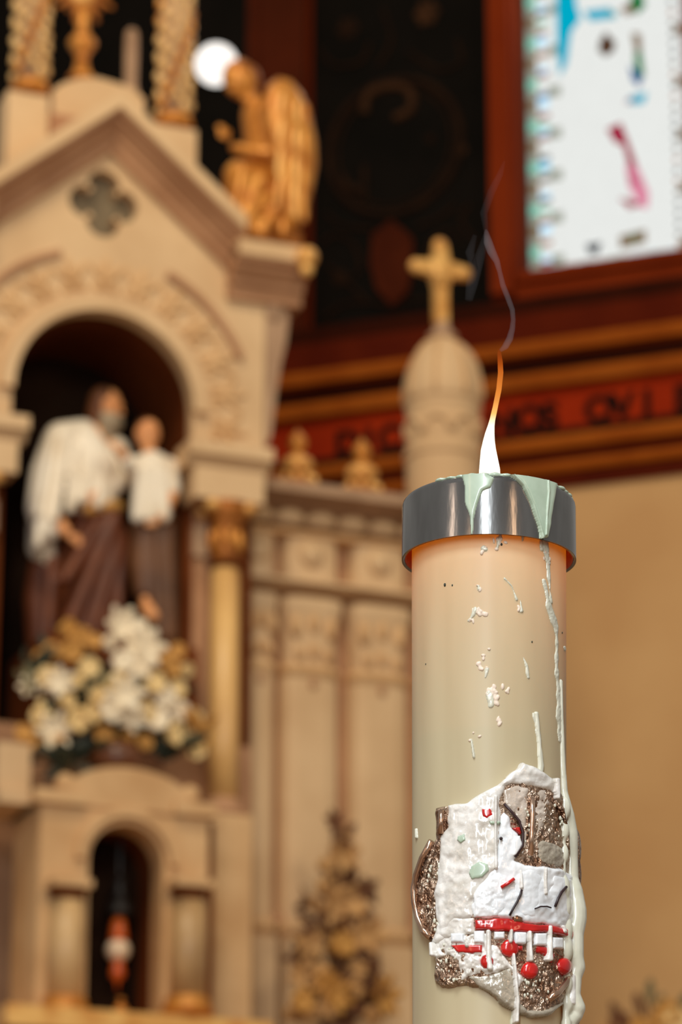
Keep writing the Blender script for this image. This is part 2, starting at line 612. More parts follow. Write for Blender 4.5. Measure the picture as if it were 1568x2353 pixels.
# left border: pale outer panes with jewel panes inside them, then a white fillet of bosses
zz = wb + 0.075
i = 0
outer = ['pale', 'mint', 'pale', 'tan', 'pale', 'mint', 'pale', 'tan']
jewel = ['red', 'white', 'amber', 'sky', 'amber', 'mint', 'grey', 'white', 'brown', 'teal', 'grey', 'white', 'red', 'mint', 'red', 'sky', 'blue', 'white']
while zz < wt - 0.05:
    h = 0.052
    pbox(b0, b1 - 0.003, zz, zz + h - 0.005, outer[i % 8])
    pbox(b1, b2 - 0.002, zz + 0.004, zz + h * 0.42, jewel[i % 18])
    pbox(b1, b2 - 0.002, zz + h * 0.45, zz + h - 0.003, 'white' if i % 3 else 'sky')
    pbox(b2, b3 - 0.002, zz, zz + h - 0.003, 'white' if i % 4 else 'pale')
    pbox(r1 + 0.002, r0, zz, zz + h - 0.003, 'white' if i % 5 else 'tan')
    pbox(r2 + 0.002, r1 - 0.02, zz, zz + h - 0.003, 'white')
    pbox(r1 - 0.018, r1, zz + 0.02, zz + h - 0.003, 'white')
    pbox(r1 - 0.018, r1, zz + 0.001, zz + 0.018, ['grey', 'brown', 'amber', 'grey', 'amber', 'brown', 'grey', 'grey'][(i + 4) % 8])
    zz += h
    i += 1
# bottom border
xx = b1
i = 0
bot = ['white', 'sky', 'white', 'amber', 'white', 'grey', 'white', 'white', 'mint', 'green', 'white', 'sky', 'white', 'teal']
while xx < r0 - 0.03:
    pbox(xx, xx + 0.036, wb + 0.012, wb + 0.046, 'white')
    pbox(xx, xx + 0.036, wb + 0.048, wb + 0.073, bot[i % 14])
    xx += 0.039
    i += 1
pbox(b0, b1 - 0.003, wb + 0.012, wb + 0.073, 'pale')
# figure light: white robe field in several quarries, coloured pieces set just in front
zc_ = np.linspace(wb + 0.075, wt - 0.02, 9)
for a, b in zip(zc_[:-1], zc_[1:]):
    mid = (b3 + r2) / 2
    pbox(b3, mid - 0.001, a, b - 0.001, 'white')
    pbox(mid, r2, a, b - 0.001, 'white')
fp = fd - 0.01
for m, pts in (('teal', [(1284, -30), (1318, -30), (1322, 20), (1330, 45), (1312, 70), (1304, 130), (1290, 155), (1285, 80)]),
               ('teal', [(1350, 28), (1400, 22), (1412, 40), (1360, 46)]), ('green', [(1394, 25), (1416, 30), (1404, 42)]),
               ('green', [(1452, 0), (1466, -25), (1482, 10), (1466, 28), (1456, 22)]), ('tan', [(1430, 22), (1452, 8), (1458, 28), (1440, 34)]),
               ('brown', [(1382, 98), (1394, 80), (1412, 100), (1408, 116), (1392, 126), (1380, 116)]),
               ('tan', [(1455, 80), (1472, 82), (1474, 112), (1462, 120)]), ('green', [(1460, 130), (1474, 122), (1480, 170), (1466, 172)]),
               ('blue', [(1450, 155), (1464, 165), (1476, 178), (1468, 196), (1456, 184)]), ('teal', [(1448, 226), (1484, 216), (1478, 236), (1452, 238)]),
               ('crimson', [(1440, 236), (1456, 225), (1458, 236)]),
               ('crimson', [(1400, 300), (1428, 288), (1436, 312), (1432, 330), (1416, 326)]), ('crimson', [(1430, 318), (1440, 316), (1460, 370), (1462, 388), (1448, 384)]),
               ('pink', [(1444, 390), (1464, 386), (1488, 440), (1486, 470), (1472, 470), (1450, 430)]), ('crimson', [(1444, 400), (1470, 415), (1472, 424), (1450, 420)]),
               ('crimson', [(1428, 458), (1450, 462), (1470, 470), (1448, 478)]), ('tan', [(1430, 545), (1480, 532), (1480, 556), (1432, 568)]),
               ('green', [(1450, 544), (1466, 540), (1466, 552), (1450, 556)]), ('grey', [(1350, 565), (1380, 560), (1372, 582), (1356, 580)])):
    pane(pts, m, fp, name='coloured_pane')
# daylight seen through the glass sits outside the wall, so close the opening with a stone sill
build(MB().box(wl, wr, -0.03, fd - 0.02, wb - 0.05, wb), 'window_sill', M['wall_brown'], win)
wlight = area('stained_window_daylight', APS.world(((wl + wr) / 2, 0.05, (wb + wt) / 2 + 0.4)), APS.world(((wl + wr) / 2, -3, wb)), 0.5, 1.2, 8, (0.95, 1, 1))

# ================================================================== HIGH ALTAR: gabled niche
uC = U(237, 925)
uR = U(608, 900)
rN = U(443, 960) - uC
zTop = Z(232, 716)
zc = zTop - rN
zImp = Z(530, 1043)
sl = 0.84                                          # slope of the gable
zAp = Z(250, 322)
alt = thing('altar_reredos', 'cream stone altar niche with steep gable, carved arch and gilded columns', 'altar', ALT, (uC, 0, 0))
left, right = uC - (uR - uC), uR
zSh = zAp - sl * (uR - uC)
pts = [(left, zImp), (left, zSh), (uC, zAp), (right, zSh), (right, zImp), (uC + rN, zImp)] + arc(uC, zc, rN, 0, 180, 28) + [(uC - rN, zImp)]
qx, qz = U(238, 468), Z(238, 468)
q = []
for k in range(4):
    a0 = k * 90 - 62
    cxq, czq = qx + 0.07 * math.cos(math.radians(k * 90)), qz + 0.07 * math.sin(math.radians(k * 90))
    q += arc(cxq, czq, 0.066, k * 90 - 118, k * 90 + 118, 10)
build(MB().prism(pts, 0, 0.055, holes=[q]), 'gable_wall', M['stone'], alt)
build(MB().box(qx - 0.15, qx + 0.15, 0.055, 0.075, qz - 0.15, qz + 0.15), 'quatrefoil', M['grey_panel'], alt, label='grey green slate quatrefoil')
# arch mouldings
def ringband(r_in, r_out, d0, d1, a0=0, a1=180, n=30):
    o = arc(uC, zc, r_out, a0, a1, n)
    i_ = arc(uC, zc, r_in, a0, a1, n)[::-1]
    return MB().prism(o + i_, d0, d1)


build(ringband(rN - 0.002, rN + 0.05, -0.03, 0.0), 'arch_roll', M['stone'], alt)
Ro = 0.585
mb = MB()
mb.prism(arc(uC, zc, Ro + 0.012, 24, 66, 14) + arc(uC, zc, Ro - 0.012, 24, 66, 14)[::-1], -0.022, 0.0)
build(mb, 'hood_mould', M['stone_shade'], alt)
mb = MB()
mb.prism(arc(uC, zc, Ro + 0.012, 108, 156, 14) + arc(uC, zc, Ro - 0.012, 108, 156, 14)[::-1], -0.022, 0.0)
build(mb, 'hood_mould', M['stone_shade'], alt)
build(ringband(rN + 0.05, rN + 0.062, -0.006, 0.0), 'arch_fillet', M['stone_warm'], alt)
# carved leaves round the arch
proto = None
for k in range(13):
    a = math.radians(-6 + k * 16)
    rr = (rN + 0.06 + Ro) / 2
    c = Vector((uC + rr * math.cos(a), 0.0, zc + rr * math.sin(a)))
    t = Matrix.Rotation(-a + PI / 2, 3, 'Y')
    mb = MB()
    mb.ell(c + t @ Vector((0, -0.004, 0.0)), (0.016, 0.012, 0.07), t, 10, 7)
    for sx in (-1, 1):
        tt = Matrix.Rotation(-a + PI / 2 + sx * 0.75, 3, 'Y')
        mb.ell(c + t @ Vector((sx * 0.036, -0.002, 0.005)), (0.014, 0.011, 0.05), tt, 10, 7)
        mb.ell(c + t @ Vector((sx * 0.03, -0.002, -0.05)), (0.02, 0.010, 0.02), None, 10, 7)
    build(mb, 'carved_leaf', M['stone_warm'], alt, smooth=True)
zFl_ = Z(450, 1700, 0.1)
# raking cornice and its level returns
prof = [(0.14, 0), (-0.13, 0), (-0.13, -0.062), (-0.10, -0.07), (-0.10, -0.085), (-0.055, -0.115), (-0.055, -0.135), (-0.03, -0.15), (-0.03, -0.185), (0.14, -0.185)]
zA0 = Z(257, 214, -0.13)
uE = U(566, 540, -0.13)
zE = zA0 - sl * (uE - uC)
for sgn in (1, -1):
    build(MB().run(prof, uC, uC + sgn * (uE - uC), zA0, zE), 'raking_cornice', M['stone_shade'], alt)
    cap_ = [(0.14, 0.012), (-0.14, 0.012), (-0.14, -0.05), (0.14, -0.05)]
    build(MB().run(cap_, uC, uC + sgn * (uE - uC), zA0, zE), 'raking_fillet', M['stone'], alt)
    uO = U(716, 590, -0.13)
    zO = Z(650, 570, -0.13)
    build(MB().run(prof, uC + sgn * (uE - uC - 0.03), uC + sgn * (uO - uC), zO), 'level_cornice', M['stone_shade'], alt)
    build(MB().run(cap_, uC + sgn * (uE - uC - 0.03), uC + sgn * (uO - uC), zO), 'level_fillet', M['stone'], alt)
    k = Vector((uC + sgn * (U(705, 590, -0.15) - uC), -0.15, Z(705, 592, -0.15)))
    build(MB().ell(k, (0.042, 0.045, 0.042)).ell(k + Vector((0, 0, -0.05)), (0.026, 0.026, 0.026)), 'gilt_knob', M['gold_bright'], alt, smooth=True)
    # scrolled bracket on the flank
    sc = [(604, 650), (640, 668), (654, 700), (657, 740), (652, 790), (640, 840), (630, 900), (622, 960), (616, 1010), (604, 1030)]
    sp = [(uC + sgn * (U(x, y, 0.03) - uC), Z(x, y, 0.03)) for x, y in sc]
    br = build(MB().prism(sp, 0.0, 0.1), 'scroll_bracket', M['stone_grey'], alt)
    cc = Vector((uC + sgn * (U(628, 715, 0) - uC), -0.004, Z(628, 715, 0)))
    build(MB().ell(cc, (0.03, 0.014, 0.04)), 'volute', M['stone_grey'], br, smooth=True)
    # impost, block, capital, column, pedestal
    def X(px, py, d=0.0):
        return uC + sgn * (U(px, py, d) - uC)
    ip = [(0.056, 0), (-0.10, 0), (-0.10, -0.05), (-0.07, -0.06), (-0.05, -0.085), (0.056, -0.085)]
    build(MB().run(ip, X(437, 1040, -0.1), X(630, 1060, -0.1), zImp + 0.005), 'impost', M['stone'], alt)
    z1, z2 = Z(530, 1092, -0.06), Z(530, 1152, -0.06)
    build(MB().box(X(447, 1100, -0.06), X(606, 1100, -0.06), -0.07, 0.056, z2, z1 + 0.02), 'impost_block', M['stone'], alt)
    dC = 0.0
    xc = X(517, 1400, dC)
    zt = z2
    colm = build(MB().lathe((xc, dC), [(0.055, Z(517, 1845, dC)), (0.057, Z(517, 1700, dC)), (0.052, Z(517, 1302, dC))], 20), 'column', M['marble'], alt, smooth=True)
    build(MB().lathe((xc, dC), [(0.05, Z(517, 1296, dC)), (0.056, Z(517, 1280, dC)), (0.05, Z(517, 1250, dC)), (0.056, Z(517, 1215, dC)), (0.075, Z(517, 1188, dC)), (0.092, zt)], 16), 'capital', M['gold_old'], colm, smooth=True)
    build(MB().lathe((xc, dC), [(0.058, Z(517, 1308, dC)), (0.064, Z(517, 1303, dC)), (0.058, Z(517, 1296, dC))], 20), 'astragal', M['soffit'], colm, smooth=True)
    for ox, oy in ((-0.07, -0.05), (0.07, -0.05), (-0.07, 0.05), (0.07, 0.05)):
        build(MB().ell((xc + ox, dC + oy, Z(517, 1174, dC)), (0.03, 0.026, 0.026)), 'capital_volute', M['gold_bright'], colm, smooth=True)
    for k in range(8):
        a = k * PI / 4
        build(MB().ell((xc + 0.055 * math.cos(a), dC + 0.055 * math.sin(a), Z(517, 1245, dC)), (0.018, 0.018, 0.04)), 'acanthus_leaf', M['gold'], colm, smooth=True)
    zb_ = Z(517, 1845, dC)
    build(MB().lathe((xc, dC), [(0.085, zb_ - 0.06), (0.085, zb_ - 0.035), (0.062, zb_ - 0.03), (0.07, zb_ - 0.005), (0.056, zb_ + 0.012)], 20), 'column_base', M['stone_shade'], colm, smooth=True)
    build(MB().box(xc - 0.082, xc + 0.082, -0.085, 0.13, 2.6, zb_ - 0.06), 'pedestal', M['stone_warm'], colm)
    # inner jamb pilaster beside the niche
    build(MB().box(X(436, 1300, 0.1), X(474, 1300, 0.1), 0.058, 0.3, zFl_, z2 + 0.02), 'jamb_pilaster', M['stone_shade'], alt)
    build(MB().box(X(438, 1240, 0.08), X(470, 1240, 0.08), 0.04, 0.3, Z(450, 1284, 0.08), Z(450, 1215, 0.08)), 'jamb_capital', M['stone_grey'], alt)
# niche shell
dB = 0.52
zFl = Z(240, 1690, 0.1)
zSt = Z(240, 1495, 0.1)
half = uR - uC
mb = MB()
inn = [(uC + rN, zFl)] + arc(uC, zc, rN, 0, 180, 28) + [(uC - rN, zFl)]
out_ = [(uC + half - 0.02, zFl)] + [(uC + half - 0.02, zc + 0.2), (uC + 0.25, zAp - 0.4), (uC - 0.25, zAp - 0.4), (uC - half + 0.02, zc + 0.2)] + [(uC - half + 0.02, zFl)]
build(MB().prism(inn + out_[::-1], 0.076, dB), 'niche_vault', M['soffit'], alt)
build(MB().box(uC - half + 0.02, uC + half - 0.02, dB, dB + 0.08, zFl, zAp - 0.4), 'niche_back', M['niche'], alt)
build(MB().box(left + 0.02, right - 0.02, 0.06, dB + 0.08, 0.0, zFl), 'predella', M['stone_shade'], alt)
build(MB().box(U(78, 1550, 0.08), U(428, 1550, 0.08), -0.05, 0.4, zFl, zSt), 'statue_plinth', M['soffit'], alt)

build(MB().box(left, U(1128, 1200, 0.3), -0.72, 0.05, 0.001, 2.6), 'altar_table', M['stone'], alt)
# pedestals above the gable
for px0, px1, yb_, yt_ in ((356, 452, 440, 292), (14, 108, 440, 214)):
    dP = 0.06
    build(MB().box(U(px0, 350, dP), U(px1, 350, dP), dP, dP + 0.14, Z(px0, 520, dP), Z((px0 + px1) / 2, yt_, dP)), 'upper_pedestal', M['stone'], alt)
cp = [(118, 300), (118, 212), (140, 196), (182, 184), (225, 184), (300, 206), (328, 232), (330, 300)]
build(MB().prism([(U(x, y, 0.18), Z(x, y, 0.18)) for x, y in cp], 0.16, 0.46), 'crown_block', M['stone'], alt)
build(MB().box(U(60, 400, 0.18), U(420, 400, 0.18), 0.13, 0.46, zAp - 0.5, Z(225, 290, 0.18)), 'attic', M['stone_shade'], alt)


# ---------------------------------------------------------------- gilded openwork columns on top
def gilt_column(px, ybase, label):
    d = 0.13
    b = A(px, ybase, d)
    t = thing('openwork_column', label, 'column', ALT, b, 'gilded columns above the gable')
    h = 0.75
    build(MB().lathe((b.x, d), [(0.060, b.z + 0.03), (0.060, b.z + h)], 20), 'shaft', M['stone_grey'], t, smooth=True)
    build(MB().lathe((b.x, d), [(0.072, b.z), (0.074, b.z + 0.015), (0.066, b.z + 0.03), (0.062, b.z + 0.042)], 20), 'base_ring', M['gold'], t, smooth=True)
    for i in range(96):
        a = i * 2.4 + 0.3
        z = b.z + 0.055 + i * 0.0071
        n = Vector((math.cos(a), math.sin(a), 0))
        build(MB().ell(Vector((b.x, d, z)) + n * 0.06, (0.02, 0.02, 0.024), None, 8, 6), 'gilt_leaf', M['pale_gold'] if i % 4 else M['gold'], t, smooth=True)
    return t


gilt_column(400, 292, 'thick gilded openwork column standing beside the kneeling angel')
gilt_column(68, 212, 'gilded openwork column at the left edge of the frame')

# monstrance
mo = A(187, 184, 0.3)
t = thing('monstrance', 'gold sunburst monstrance standing on the block above the gable', 'monstrance', ALT, mo)
L_ = lambda prof, px, d, sc=1.0: [(r * MPP, Z(px, y, d)) for r, y in prof]
build(MB().lathe((mo.x, 0.3), L_([(34, 184), (33, 178), (22, 168), (17, 150)], 187, 0.3), 18), 'foot', M['gold'], t, smooth=True)
build(MB().lathe((mo.x, 0.3), L_([(17, 150), (15, 135), (20, 122), (32, 108), (35, 98), (28, 88), (16, 76), (15, 45), (20, 25)], 187, 0.3), 18), 'stem', M['gold'], t, smooth=True)
c = A(187, -20, 0.3)
mb = MB()
for k in range(18):
    a = 2 * PI * k / 18
    rl = 0.14 if k % 2 else 0.11
    p, s_ = Vector((math.cos(a), 0, math.sin(a))), Vector((-math.sin(a), 0, math.cos(a)))
    tip, ba, bb = c + p * rl, c + p * 0.05 + s_ * 0.014, c + p * 0.05 - s_ * 0.014
    mb.loft([[ba + Vector((0, -0.008, 0)), bb + Vector((0, -0.008, 0)), bb + Vector((0, 0.008, 0)), ba + Vector((0, 0.008, 0))],
             [tip + s_ * 0.006 + Vector((0, -0.004, 0)), tip - s_ * 0.006 + Vector((0, -0.004, 0)), tip - s_ * 0.006 + Vector((0, 0.004, 0)), tip + s_ * 0.006 + Vector((0, 0.004, 0))]])
build(mb, 'sunburst', M['gold_old'], t)
build(MB().ell(c, (0.062, 0.025, 0.062)), 'lunette', M['gold_bright'], t, smooth=True)

# slender pale candle behind
cb = A(300, 212, 0.42)
t = thing('altar_taper', 'slender pale unlit taper between the monstrance and the openwork column', 'candle', ALT, (cb.x, 0.42, Z(300, 232, 0.42) - 0.03))
build(MB().lathe((cb.x, 0.42), L_([(20, 262), (20, 205), (16, 200), (17, 120), (16, 80), (12, 70), (4, 66)], 300, 0.42), 14), 'wax_shaft', M['stone_grey'], t, smooth=True)
build(MB().lathe((cb.x, 0.42), L_([(2, 66), (2, 54)], 300, 0.42), 6), 'wick', M['black_iron'], t)

# ================================================================== ALTAR WING
dW = 0.30
wing = thing('altar_wing', 'cream stone altar wing with flat pilasters and carved capitals behind the candle', 'altar wing', ALT, (U(800, 1700, dW), dW, 0))
Wz = lambda y, d=dW: Z(780, y, d)
uw0, uw1 = right + 0.004, U(1128, 1200, dW)
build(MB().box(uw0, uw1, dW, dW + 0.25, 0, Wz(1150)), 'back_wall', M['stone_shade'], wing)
cprof = [(0.25, 0), (-0.2, 0), (-0.2, -0.04), (-0.16, -0.045), (-0.10, -0.06), (-0.04, -0.075), (0.25, -0.075)]
build(MB().run([(dW + d, h) for d, h in cprof], uw0, uw1, Wz(1118, 0.1)), 'cornice', M['stone_grey'], wing)
build(MB().run([(dW + d, h) for d, h in [(0.1, 0), (-0.10, 0), (-0.09, -0.018), (0.1, -0.018)]], uw0, uw1, Wz(1228, 0.2)), 'string_course', M['stone_warm'], wing)
build(MB().run([(dW + d, h) for d, h in [(0.1, 0), (-0.13, 0), (-0.13, -0.012), (-0.085, -0.03), (0.1, -0.03)]], uw0, uw1, Wz(1345, 0.2)), 'frieze_moulding', M['stone'], wing)
x = uw0 + 0.006
while x < uw1 - 0.1:
    c = Vector((x + 0.062, dW - 0.04, (Wz(1182, 0.24) + Wz(1224, 0.24)) / 2))
    build(MB().ell(c, (0.066, 0.055, 0.036)), 'scallop', M['stone'], wing, smooth=True)
    x += 0.128
for x0, x1 in ((566, 640), (658, 790), (817, 950), (975, 1108)):
    ua, ub = U(x0, 1700, 0.2), U(x1, 1700, 0.2)
    ua = max(ua, right + 0.014)
    um = (ua + ub) / 2
    w = (ub - ua) / 2
    zb_, zt_ = Wz(2135, 0.22), Wz(1560, 0.22)
    sec = [(-1, 0.1), (-1, -0.03), (-0.86, -0.065), (-0.5, -0.08), (0.5, -0.08), (0.86, -0.065), (1, -0.03), (1, 0.1)]
    ring = lambda z, k=1.0, e=0.0: [(um + a * w * k, dW + b - (e if b < 0 else 0), z) for a, b in sec]
    pil = build(MB().loft([ring(zb_), ring(zt_)]), 'pilaster', M['stone'], wing)
    build(MB().loft([ring(Wz(1562, 0.22), 1.0, 0.004), ring(Wz(1548, 0.22), 1.06, 0.016), ring(Wz(1534, 0.22), 1.0, 0.004)]), 'necking', M['stone_warm'], pil)
    build(MB().loft([ring(Wz(1534, 0.22), 0.92), ring(Wz(1440, 0.22), 0.98, 0.006), ring(Wz(1402, 0.22), 1.12, 0.022), ring(Wz(1384, 0.22), 1.12, 0.022)]), 'capital', M['stone'], pil)
    for a, yy, rr in ((0, 1440, 0.03), (-0.62, 1450, 0.034), (0.62, 1450, 0.034), (0, 1505, 0.022), (-0.5, 1512, 0.022), (0.5, 1512, 0.022)):
        c = Vector((um + a * w, dW - 0.085, Wz(yy, 0.22)))
        build(MB().ell(c, (rr * 0.75, 0.022, rr * 1.3), None, 10, 7), 'capital_leaf', M['stone_warm'], pil, smooth=True)
    build(MB().ell((um, dW - 0.082, Wz(1578, 0.22)), (0.016, 0.012, 0.02), None, 10, 7), 'drop_bead', M['stone_shade'], pil, smooth=True)
    # frieze block with a hanging boss
    build(MB().loft([ring(Wz(1340, 0.22), 0.98), ring(Wz(1240, 0.22), 0.98)]), 'frieze_block', M['stone'], pil)
    build(MB().ell((um - 0.01, dW - 0.08, Wz(1283, 0.22)), (0.05, 0.03, 0.05), None, 12, 8), 'frieze_boss', M['stone'], pil, smooth=True)
    build(MB().loft([ring(zb_ - 0.06, 1.0, 0.0), ring(zb_ - 0.02, 1.1, 0.03), ring(zb_, 1.1, 0.03), ring(zb_ + 0.012, 1.02, 0.01)]), 'pilaster_base', M['stone_warm'], pil)
    build(MB().box(ua - 0.0, ub + 0.0, dW - 0.1, dW + 0.05, 2.6, zb_ - 0.05), 'plinth', M['stone'], pil)
build(MB().run([(dW + 0.1, 0), (dW - 0.055, 0), (dW - 0.055, -0.03), (dW + 0.1, -0.03)], uw0, uw1, Wz(2112, 0.25)), 'base_moulding', M['stone_shade'], wing)


# gilded crown finials on the wing cornice
def finial(px, py, label):
    d = 0.2
    b = A(px, py, d)
    b.z = Wz(1118, 0.1) + 0.001
    t = thing('crown_finial', label, 'finial', ALT, b, 'gilded finials on the wing cornice')
    zz = lambda y: b.z + (py - y) * MPP * 1.03
    P_ = lambda pr: [(r * MPP, zz(y)) for r, y in pr]
    k = py - 1108
    build(MB().lathe((b.x, d), P_([(46, 1108 + k), (48, 1098 + k), (40, 1086 + k), (26, 1074 + k), (30, 1066 + k)]), 18), 'foot', M['gold_old'], t, smooth=True)
    build(MB().lathe((b.x, d), P_([(28, 1068 + k), (38, 1056 + k), (40, 1044 + k), (34, 1034 + k), (18, 1026 + k), (8, 1016 + k)]), 18), 'cup', M['gold_bright'], t, smooth=True)
    build(MB().lathe((b.x, d), P_([(7, 1018 + k), (13, 1012 + k), (22, 998 + k), (23, 988 + k), (15, 974 + k), (5, 964 + k), (1, 956 + k)]), 18), 'bud', M['gold'], t, smooth=True)
    for k2 in range(8):
        a = k2 * PI / 4 + 0.3
        build(MB().ell((b.x + 0.062 * math.cos(a), d + 0.062 * math.sin(a), zz(1086 + k)), (0.018, 0.018, 0.022), None, 8, 6), 'gilt_leaf', M['gold_bright'], t, smooth=True)
    return t


finial(684, 1108, 'gilded crown finial closest to the niche, with bud top')
finial(832, 1128, 'gilded crown finial between its twin and the domed pinnacle')

# ---------------------------------------------------------------- pinnacle with gold cross
dP = 0.42
pb_ = A(1022, 1300, dP)
pin = thing('domed_pinnacle', 'cream stone domed pinnacle topped with a gold cross behind the flame', 'pinnacle', ALT, (pb_.x, dP, Wz(1118, 0.1)))
LP = lambda pr: [(r * MPP * 1.02, Z(1022, y, dP)) for r, y in pr]
_drum = [(r, max(z, Wz(1118, 0.1) + 0.005)) for r, z in LP([(93, 1078), (93, 1066), (99, 1060), (99, 1046), (92, 1038), (91, 955), (95, 944), (95, 936)])]
build(MB().lathe((pb_.x, dP), [(0.15, Wz(1118, 0.1) + 0.002), (0.15, Wz(1118, 0.1) + 0.004)] + _drum, 24), 'drum', M['stone'], pin, smooth=False)
build(MB().lathe((pb_.x, dP), LP([(93, 936), (97, 926), (98, 910), (94, 880), (86, 850), (72, 822), (54, 802), (38, 790), (30, 782)]), 24), 'dome', M['stone'], pin, smooth=True)
build(MB().lathe((pb_.x, dP), LP([(30, 786), (37, 779), (37, 772), (24, 764), (19, 750), (17, 742)]), 20), 'collar', M['stone_grey'], pin, smooth=True)
for k in range(8):
    a = k * PI / 4 + 0.2
    n = Vector((math.cos(a), math.sin(a), 0))
    s_ = Vector((-n.y, n.x, 0))
    z0 = Z(1022, 1035, dP)
    R_ = 92 * MPP * 1.02
    arcp = [Vector((pb_.x, dP, z0 + 0.035 + 0.065 * math.sin(q))) + (n * math.cos(0.36 * math.cos(q)) + s_ * math.sin(0.36 * math.cos(q))) * R_ for q in np.linspace(0, PI, 10)]
    build(MB().tube(arcp, 0.013, 8), 'blind_arch', M['stone'], pin, smooth=True)
    rib = [Vector((pb_.x, dP, 0)) + n * (r * MPP * 1.02) + Vector((0, 0, Z(1022, y, dP))) for r, y in ((97, 926), (98, 910), (94, 880), (86, 850), (72, 822), (54, 802), (38, 790))]
    build(MB().tube(rib, 0.008, 6), 'dome_rib', M['stone_warm'], pin, smooth=True)
cx0, cz0 = A(1012, 620, dP).x, Z(1012, 620, dP)
cr = MB()
s = MPP
cr.box(cx0 - 17 * s, cx0 + 17 * s, dP - 0.02, dP + 0.02, Z(1016, 745, dP), cz0)
for dx, dz in ((1, 0), (-1, 0), (0, 1)):
    e = Vector((cx0 + dx * 66 * s, dP, cz0 + dz * 66 * s))
    cr.ell(e, (20 * s, 0.024, 20 * s))
    if dx:
        cr.prism([(cx0, cz0 - 26 * s), (cx0, cz0 + 26 * s), (e.x, cz0 + 14 * s), (e.x, cz0 - 14 * s)], dP - 0.02, dP + 0.02)
    else:
        cr.prism([(cx0 - 26 * s, cz0), (cx0 + 26 * s, cz0), (cx0 + 15 * s, e.z), (cx0 - 15 * s, e.z)], dP - 0.02, dP + 0.02)
cr.ell((cx0, dP, cz0), (36 * s, 0.03, 36 * s))
cr.prism([(cx0 - 34 * s, cz0), (cx0 + 34 * s, cz0), (cx0 + 17 * s, cz0 - 52 * s), (cx0 - 17 * s, cz0 - 52 * s)], dP - 0.02, dP + 0.02)
build(cr, 'cross', M['gold_bright'], pin, label='gold trefoil cross on the dome')

# ================================================================== TABERNACLE below the flowers
dT = -0.42
tb = thing('tabernacle', 'small arched stone tabernacle with marble columns under the flowers', 'tabernacle', ALT, (U(285, 2300, dT), dT, 2.602))
T = lambda px, py, d=dT: (A(px, py, d).x, A(px, py, d).z)
ta, tbx = U(92, 2000, dT), U(478, 2000, dT)
zc_t = Z(285, 1862, dT)
zbt = Z(285, 2345, dT)
ox, orr = U(290, 2000, dT), (U(377, 2000, dT) - U(205, 2000, dT)) / 2
ztop = Z(290, 1893, dT)
zspr = ztop - orr
front = [(ta, zbt), (ta, zc_t), (tbx, zc_t), (tbx, zbt), (ox + orr, zbt)] + arc(ox, zspr, orr, 0, 180, 20) + [(ox - orr, zbt)]
build(MB().prism(front, dT, dT + 0.12), 'front_wall', M['stone_warm'], tb)
inn = [(ox + orr, zbt)] + arc(ox, zspr, orr, 0, 180, 20) + [(ox - orr, zbt)]
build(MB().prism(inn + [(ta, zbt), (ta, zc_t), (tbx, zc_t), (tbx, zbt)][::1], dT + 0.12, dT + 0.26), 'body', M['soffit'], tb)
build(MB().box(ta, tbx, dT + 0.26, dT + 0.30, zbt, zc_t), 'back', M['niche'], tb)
build(MB().box(ta - 0.004, ta + 0.02, dT + 0.01, dT + 0.30, zbt, zc_t), 'flank', M['stone_warm'], tb)
build(MB().box(ta - 0.03, ta + 0.15, dT - 0.03, dT + 0.30, zc_t, zc_t + 0.045), 'cornice', M['stone_warm'], tb)
build(MB().box(tbx - 0.13, tbx + 0.02, dT - 0.03, dT + 0.30, zc_t, zc_t + 0.045), 'cornice', M['stone_warm'], tb)
seg = [(tbx - 0.1, zc_t)] + [(ox + 0.24 * math.cos(a), zc_t + 0.02 + 0.13 * math.sin(a)) for a in np.linspace(0, PI, 16)] + [(ta + 0.1, zc_t)]
build(MB().prism(seg, dT - 0.01, dT + 0.2), 'curved_pediment', M['stone_warm'], tb)
hoods = arc(ox, zspr, orr + 0.05, 0, 180, 20) + arc(ox, zspr, orr + 0.02, 0, 180, 20)[::-1]
build(MB().prism(hoods, dT - 0.025, dT), 'arch_moulding', M['stone_warm'], tb)
att = [(ta - 0.05, zc_t + 0.04), (ta + 0.0, zc_t + 0.04), (ta + 0.0, zc_t + 0.24), (ta - 0.03, zc_t + 0.21)]
build(MB().box(ta - 0.14, ta - 0.02, dT + 0.08, dT + 0.30, zc_t + 0.045, zc_t + 0.22), 'flank_attic', M['stone'], tb)
build(MB().box(ta - 0.14, ta + 0.02, dT + 0.04, dT + 0.30, zc_t, zc_t + 0.045), 'flank_cornice', M['stone'], tb)
for px, py in ((150, 1788), (436, 1815)):
    c = Vector((U(px, py, dT + 0.02), dT + 0.02, zc_t + 0.075))
    build(MB().ell(c, (0.036, 0.036, 0.04)).lathe((c.x, c.y), [(0.03, zc_t + 0.04), (0.02, zc_t + 0.06)], 12), 'knob', M['stone_warm'], tb, smooth=True)
for px in (151, 432):
    xc = U(px, 2180, dT - 0.02)
    zt_, zb2 = Z(px, 2070, dT - 0.02), Z(px, 2300, dT - 0.02)
    cl = build(MB().lathe((xc, dT - 0.02), [(0.062, zb2), (0.060, zt_)], 20), 'column', M['pale_marble'], tb, smooth=True)
    build(MB().box(xc - 0.072, xc + 0.066, dT - 0.10, dT + 0.0, zt_ + 0.035, zt_ + 0.062), 'abacus', M['stone_warm'], cl)
    build(MB().lathe((xc, dT - 0.02), [(0.064, zt_), (0.056, zt_ + 0.012), (0.066, zt_ + 0.036)], 16), 'capital', M['soffit'], cl, smooth=True)  # dark tone carries the shade under the abacus
    build(MB().lathe((xc, dT - 0.02), [(0.085, zb2 - 0.05), (0.09, zb2 - 0.03), (0.072, zb2 - 0.012), (0.078, zb2), (0.07, zb2 + 0.01)], 20), 'gilt_base', M['gold'], cl, smooth=True)
